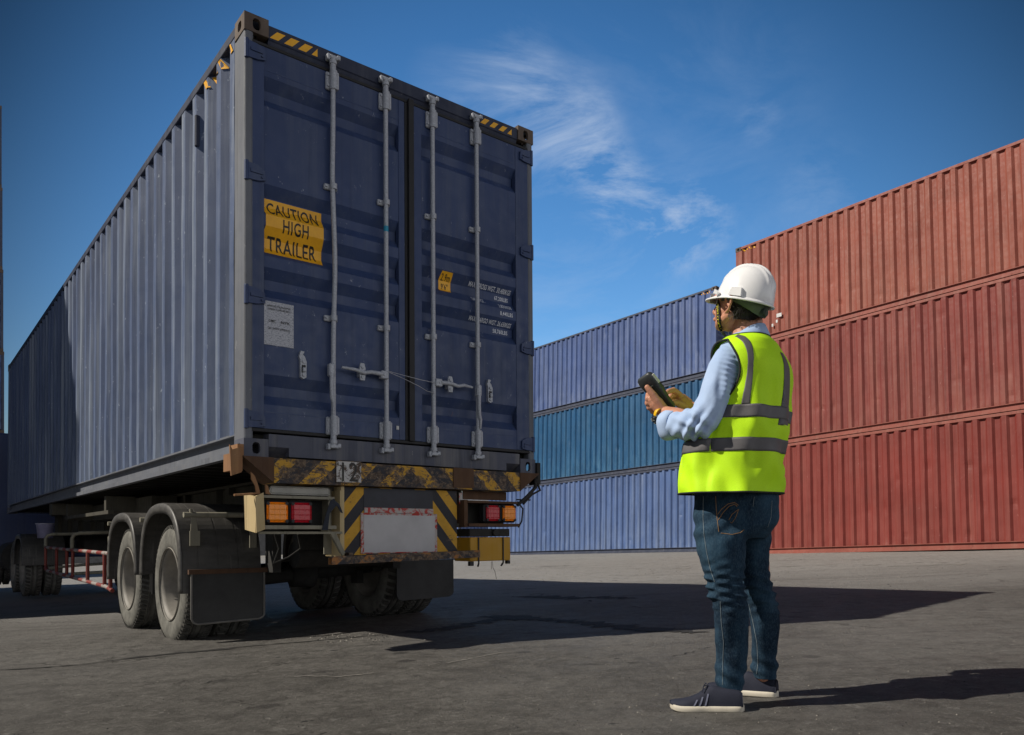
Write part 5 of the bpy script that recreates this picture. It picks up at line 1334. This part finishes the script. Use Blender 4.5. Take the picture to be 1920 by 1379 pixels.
# --- shoes
def shoe(heel, toe_dir, L_=.298, up=Vector((-.044, .023, 1)).normalized()):
    f = toe_dir.normalized(); f = (f-up*f.dot(up)).normalized(); s = f.cross(up)
    Q = lambda a, b, c: heel+f*a+s*b+up*c
    sole = MB(); N = 30
    def half(t, k):   # half widths of the foot print, outer and inner
        base = [(0, .0), (.03, .026), (.12, .034), (.35, .036), (.5, .037), (.66, .046), (.8, .046), (.92, .036), (.98, .018), (1, .0)]
        w0 = cr(t, base)[0]; return max(.001, w0)*k
    pr = []
    for i in range(N+1): t = .5-.5*math.cos(PI*i/N); pr.append((t*L_, half(t, 1)))
    out_ = [(a, b) for a, b in pr]+[(a, -b) for a, b in reversed(pr[1:-1])]
    vs = []; k = len(out_)
    for lv, g_ in ((0.0, .96), (.004, 1.0), (.013, 1.02), (.0225, 1.0), (.024, .93)):
        for a, b in out_:
            tz = .010*max(0, (a/L_-.80)/.2)**2
            vs.append(Q(L_/2+(a-L_/2)*(.985+.02*g_), b*g_, lv+tz))
    sole.add(vs, [(j*k+i, j*k+(i+1) % k, (j+1)*k+(i+1) % k, (j+1)*k+i) for j in range(4) for i in range(k)]+[tuple(range(k))[::-1], tuple(range(4*k, 5*k))], 0, True)
    up_ = MB(); seg = 20; rows = []
    prof = [(.0, .020, .068, .024), (.03, .020, .078, .030), (.12, .020, .083, .033), (.25, .020, .088, .034), (.36, .020, .096, .034), (.42, .020, .100, .034), (.50, .020, .084, .036), (.60, .020, .064, .040), (.72, .020, .050, .044), (.84, .020, .043, .042), (.93, .020, .038, .032), (.985, .020, .030, .016)]
    vs = []
    for t, zb, zt, hw in prof:
        for j in range(seg+1):
            a = PI*j/seg; c_, s_ = math.cos(a), math.sin(a); e = .62 if t < .5 else .72
            vs.append(Q(t*L_+.004, hw*math.copysign(abs(c_)**e, c_), zb+(zt-zb)*abs(s_)**(.8)+.010*max(0, (t-.8)/.2)**2))
    k = seg+1; up_.add(vs, [(i*k+j, i*k+j+1, (i+1)*k+j+1, (i+1)*k+j) for i in range(len(prof)-1) for j in range(seg)]+[tuple(range(k)), tuple(range((len(prof)-1)*k, len(prof)*k))[::-1]], 0, True)
    o = up_.build('shoe', m_shoe, man); sb_ = o.modifiers.new('s', 'SUBSURF'); sb_.levels = sb_.render_levels = 1
    sole.build('sole', m_sole, o)
    mb = MB()
    for i in range(6):
        t = .47+i*.045; zt = cr(t, [(p_[0], p_[2]) for p_ in prof])[0]
        mb.tube([Q(t*L_-.008, -.020, zt-.006), Q(t*L_, 0, zt+.003), Q(t*L_+.008, .020, zt-.006)], .0026, 6)
        mb.tube([Q(t*L_+.008, -.020, zt-.008), Q(t*L_, 0, zt+.003), Q(t*L_-.006, .020, zt-.004)], .0026, 6)
    mb.tube([Q(.47*L_, 0, .096), Q(.50*L_, .02, .103), Q(.54*L_, .028, .085)], .0022, 6); mb.tube([Q(.47*L_, 0, .096), Q(.52*L_, -.02, .100), Q(.55*L_, -.030, .080)], .0022, 6)
    mb.build('lace', plain('navy_lace', (.015, .018, .035), .8), o)
    mb = MB()
    for sg in (1, -1):
        for i in range(3):
            t0 = .50+i*.075; r0 = []
            for j in range(5):
                t = t0-.045*j/4-.0; w2 = cr(t, [(p_[0], p_[3]) for p_ in prof])[0]; zt = cr(t, [(p_[0], p_[2]) for p_ in prof])[0]
                zz = .026+(zt-.032)*j/4*.72; e = .62 if t < .5 else .72
                ss = min(.98, ((zz-.02)/(zt-.02)))**(1/.8); ang = math.asin(ss); xx = w2*math.cos(ang)**e+.0022
                for dt in (-.011, .011): r0.append(Q((t+dt)*L_+.004, sg*xx, zz))
            mb.add(r0, [(2*j, 2*j+1, 2*j+3, 2*j+2) for j in range(4)], 0, True)
    mb.build('side_stripe', plain('pale_navy_stripe', (.16, .17, .24), .5), o)
    mb = MB(); mb.box(-.001, .001, 0, 0, 0, 0)
    return o
def gnd(px, py): g_ = gpt(px, py); g_.z = gz(g_.x, g_.y)+gdisp(g_.x, g_.y); return g_-PO
hL = gnd(1396, 1333); tL = gnd(1258, 1331); shoe(hL, tL-hL, (tL-hL).length*1.01)
hR = gnd(1460, 1308); dR = (gnd(1390, 1292)-hR); shoe(hR, Vector((-.80, .52, 0)), .295)

# --- hair
hb2 = MB()
ball(hb2, HP(0, -.014, .018), 1, 16, H3, (.081, .097, .103)); ball(hb2, HP(0, -.048, -.032), 1, 14, H3, (.058, .050, .050))
bm = fuse(hb2, .004, 3)
dl_ = [v for v in bm.verts if ((v.co-HC).dot(hy_) > -.010-.55*min(0, (v.co-HC).dot(hz_)+.0) and (v.co-HC).dot(hz_) < .02) or (v.co-HC).dot(hz_) < -.074]
bmesh.ops.delete(bm, geom=dl_, context='VERTS')
hair = finish(bm, 'hair', m_hair, man, lambda co: .0025*noise.noise(co*90)-.001)
mb = MB()                                            # short hairs along the nape
rnd = random.Random(3)
for i in range(900):
    a = rnd.uniform(-2.0, 2.0); u = rnd.uniform(-.074, .0)
    p = HP(math.sin(a)*.072, -.02-math.cos(a)*.080*(1 if u > -.05 else .85), u); d = (p-HC).normalized()
    if (p-HC).dot(hy_) > -.012 and u < -.02: continue
    q = p+d*.003+Vector((0, 0, -.009)); s = d.cross(Vector((0, 0, 1)))*.0012
    mb.add([p-s, p+s, q], [(0, 1, 2)])
mb.build('short_hair', m_hair, hair)

# --- hard hat (brim, shell with ridges, harness)
hp_ = R(17); FK, kx = dirv(48); ky_ = (FK*math.cos(hp_)+Vector((0, 0, 1))*math.sin(hp_)).normalized(); kz = kx.cross(ky_); kz = kz if kz.z > 0 else -kz
KC = P3(1396, 566, .0)
def KP(l, f, u): return KC+kx*l+ky_*f+kz*u
mb = MB(); NA, NB = 96, 30; vs = []
for i in range(NB+1):
    ph = (PI/2)*i/NB
    for k in range(NA):
        t = 2*PI*k/NA; cr_, sr_ = math.cos(t), math.sin(t)
        rl, rf = .099, .116
        hgt = .140; r_ = math.cos(ph)**.88; x = rl*cr_*r_; y = rf*sr_*r_; z = hgt*math.sin(ph)**1.0
        # three ridges over the crown
        n_ = Vector((x/rl**2, y/rf**2, z/hgt**2)).normalized(); rid = 0
        for c0, am in ((0, .0075), (.026, .0065), (-.026, .0065)):
            rid += am*math.exp(-((x-c0)/.0055)**2)
        fade = min(1, max(0, (z-.045)/.03))*(1 if abs(y) < .125 else 0)
        q_ = Vector((x, y, z))+n_*rid*fade; vs.append(KP(*q_))
mb.add(vs, [(i*NA+k, i*NA+(k+1) % NA, (i+1)*NA+(k+1) % NA, (i+1)*NA+k) for i in range(NB) for k in range(NA)], 0, True)
# rim and peak
prof = []; vs = []
for k in range(NA):
    t = 2*PI*k/NA; c_, s_ = math.cos(t), math.sin(t)
    pk = .044*max(0, s_)**2.6; rim = .0075
    rf = .116
    inn = Vector((.099*c_, rf*s_, 0)); o_ = Vector(((.099+rim)*c_, (rf+rim+pk)*s_, 0)); dz = -.012*max(0, s_)**2
    for p_, z in ((inn, .004), (inn*1.02, .001), (o_, -.003+dz), (o_*1.005, -.006+dz), (o_*.995, -.010+dz*1.02), (o_*.96, -.0075+dz*.8), (inn*.975, -.002), (inn*.965, .02)): vs.append(KP(p_.x, p_.y, z))
mb.add(vs, [(k*8+j, k*8+j+1, ((k+1) % NA)*8+j+1, ((k+1) % NA)*8+j) for k in range(NA) for j in range(7)], 0, True)
for s in (1, -1):                                     # accessory slots at the sides, lug near the peak
    mb.prism([(-.034, .004), (.020, .004), (.013, .036), (-.028, .036)], .090, .106, 'x', M4=Matrix.Translation(KC)@Matrix((kx*s, ky_, kz)).transposed().to_4x4())
    mb.prism([(.070, .002), (.088, .002), (.086, .020), (.072, .012)], .078, .102, 'x', M4=Matrix.Translation(KC)@Matrix((kx*s, ky_, kz)).transposed().to_4x4())
helmet = mb.build('helmet', m_helm, man)
mb = MB(); vs = []; N = 60                             # headband strap dipping at the nape
for k in range(N):
    t = 2*PI*k/N; c_, s_ = math.cos(t), math.sin(t); drop = .016+.034*max(0, -s_+.05)**1.3
    for z in (-.001+.02, -drop):
        f = 1 if z > 0 else .93
        vs.append(KP(.088*c_*f, .104*s_*f, z))
    vs.append(KP(.083*c_*.93, .099*s_*.93, -drop))
mb.add(vs, [(k*3+j, k*3+j+1, ((k+1) % N)*3+j+1, ((k+1) % N)*3+j) for k in range(N) for j in range(2)], 0, True)
mb.build('harness', m_harn, helmet, solid=.002)
mb = MB(); c0 = KP(.014, -.094, -.036); nn = -ky_
mb.tube([c0, c0+nn*.014], .019, 16); mb.tube([c0+nn*.014, c0+nn*.020], [.016, .012], 16)
mb.build('adjuster_knob', plain('dark_green_plastic', (.035, .05, .035), .5), helmet)
# --- glasses, cord with writing
mb = MB(); pts_ = [HP(.079, .005, .018), HP(.080, .060, .016), HP(.072, .092, .014), HP(.050, .104, .012)]
mb.tube(pts_, .0028, 6); mb.tube([HP(-.079, .005, .018), HP(-.080, .060, .016), HP(-.072, .092, .014), HP(-.05, .104, .012)], .0028, 6)
mb.tube([HP(.012, .108, .014), HP(-.012, .108, .014)], .002, 6)
gl = mb.build('glasses', plain('clear_grey_frame', (.20, .21, .23), .3), man)
for s in (1, -1):
    mb = MB(); mb.prism([(s*.012, -.014), (s*.052, -.016), (s*.056, .008), (s*.050, .018), (s*.014, .016)], .105, .107, 'y', M4=Matrix.Translation(HC)@H3.to_4x4()); mb.build('spectacle_lens', plain('clear_lens', (.30, .33, .35), .1), gl)
A = [(1346.5, 562), (1346.8, 575), (1347.3, 590), (1348.2, 604), (1350.5, 616), (1355, 626), (1362, 634)]
hbm = bmesh.new(); hbm.from_mesh(man.data); ht = BVHTree.FromBMesh(hbm); hbm.free()
def onhead(px, py, off=.004):
    o = -PO+Vector((0, 0, CAM_Z)); d = (P3(px, py)-o).normalized(); h = ht.ray_cast(o, d)
    return (h[0]+h[1]*off) if h[0] is not None and (h[0]-HC).length < .2 else P3(px, py, -.02)
mb = MB(); vs = []; wid = 3.1; ctr = []
for i in range(31):
    py = 562+(634-562)*i/30; x_ = cr(py, [(b, a) for a, b in A])[0]
    for s in (-1, 1): vs.append(onhead(x_+s*wid+1.2, py, .005))
mb.add(vs, [(2*i, 2*i+1, 2*i+3, 2*i+2) for i in range(30)], 0, True); cordo = mb.build('chin_strap', m_trim, man, solid=.002)
bm = fit_text('SAFETY FIRST', 1.0, 1.0); bm.verts.index_update(); vs = []
for v in bm.verts:
    py = 620-50*v.co.x; x_ = cr(py, [(b, a) for a, b in A])[0]+1.2; vs.append(onhead(x_+(.5-v.co.y)*-2.6, py, .0085))
mb = MB(); mb.add(vs, [[v.index for v in f.verts] for f in bm.faces]); bm.free(); mb.build('lettering', plain('yellow_print', (.70, .62, .02), .5), cordo)

# --- wrist watch with a yellow strap
wc = P3(1239.5, 778, .072); wax = (WL_-EL_).normalized()
ringband(wc-wax*.009, wc+wax*.009, .0300, .0300, .0262, 'watch_strap', None or plain('yellow_resin', (.80, .46, .01), .4), man, 28)
ws = [o for o in C.objects if o.name.startswith('watch_strap')][-1]
sidev = (P3(1229, 797, .05)-wc); sidev = (sidev-wax*sidev.dot(wax)).normalized()
mb = MB(); mb.tube([wc+sidev*.024, wc+sidev*.036], [.021, .021], 18); mb.tube([wc+sidev*.036, wc+sidev*.040], [.021, .017], 18); mb.build('watch_case', plain('black_watch_case', (.012, .012, .013), .3), ws)
mb = MB(); c_ = wax.cross(sidev)
for k in range(8):
    t = 2*PI*k/8; p_ = wc+sidev*.040+(wax*math.cos(t)+c_*math.sin(t))*.0165; mb.tube([p_, p_+sidev*.002], .0028, 5)
mb.build('watch_mark', plain('pale_watch_marks', (.5, .5, .45), .4), ws)

# --- handheld scanner
a0, a1 = P3(1206, 705, .085), P3(1259, 768, .115)
ax = (a1-a0).normalized(); L_ = (a1-a0).length
nrm = Vector((.55, .62, .50)); nrm = (nrm-ax*nrm.dot(ax)).normalized(); wv_ = ax.cross(nrm).normalized()
dev = empty('handheld_scanner', 'dark grey handheld scanner with a keypad, held up in the left hand of the man', 'scanner', loc=a0+PO)
Md = Matrix((wv_, ax, nrm)).transposed().to_4x4()
mb = MB(); secs = [(0, .030, .010), (.008, .038, .015), (.03, .041, .019), (.085, .040, .018), (.10, .035, .016), (.13, .029, .014), (L_-.012, .027, .013), (L_, .020, .009)]
vs = []; k = 20
for y, w2, h2 in secs:
    for j in range(k):
        t = 2*PI*j/k; cc_, ss = math.cos(t), math.sin(t); vs.append((w2*math.copysign(abs(cc_)**.55, cc_), y, h2*math.copysign(abs(ss)**.6, ss)))
mb.add(vs, [(i*k+j, i*k+(j+1) % k, (i+1)*k+(j+1) % k, (i+1)*k+j) for i in range(len(secs)-1) for j in range(k)]+[tuple(range(k))[::-1], tuple(range((len(secs)-1)*k, len(secs)*k))], 0, True, Md)
mb.build('scanner_body', m_dev, dev)
mb = MB(); mb.box(-.027, .027, .022, .080, .0185, .0205, M4=Md, ch=.001); mb.build('screen', plain('grey_screen', (.10, .12, .13), .15), dev)
for r_ in range(5):
    for c_ in range(3):
        mb = MB(); mb.box(-.019+c_*.014, -.010+c_*.014, .095+r_*.014, .103+r_*.014, .012, .0185, M4=Md, ch=.001); mb.build('key', plain('pale_key', (.28, .30, .27), .5) if (r_, c_) == (0, 0) else bpy.data.materials['pale_key'], dev)
mb = MB(); mb.box(-.0425, -.038, .016, .060, -.008, .010, M4=Md, ch=.002); mb.box(.038, .0425, .016, .060, -.008, .010, M4=Md, ch=.002); mb.build('side_panel', plain('white_label', (.55, .54, .50), .5), dev)
mb = MB(); mb.box(-.022, .022, .05, .12, -.024, -.014, M4=Md, ch=.003); mb.build('hand_strap', m_trim, dev)
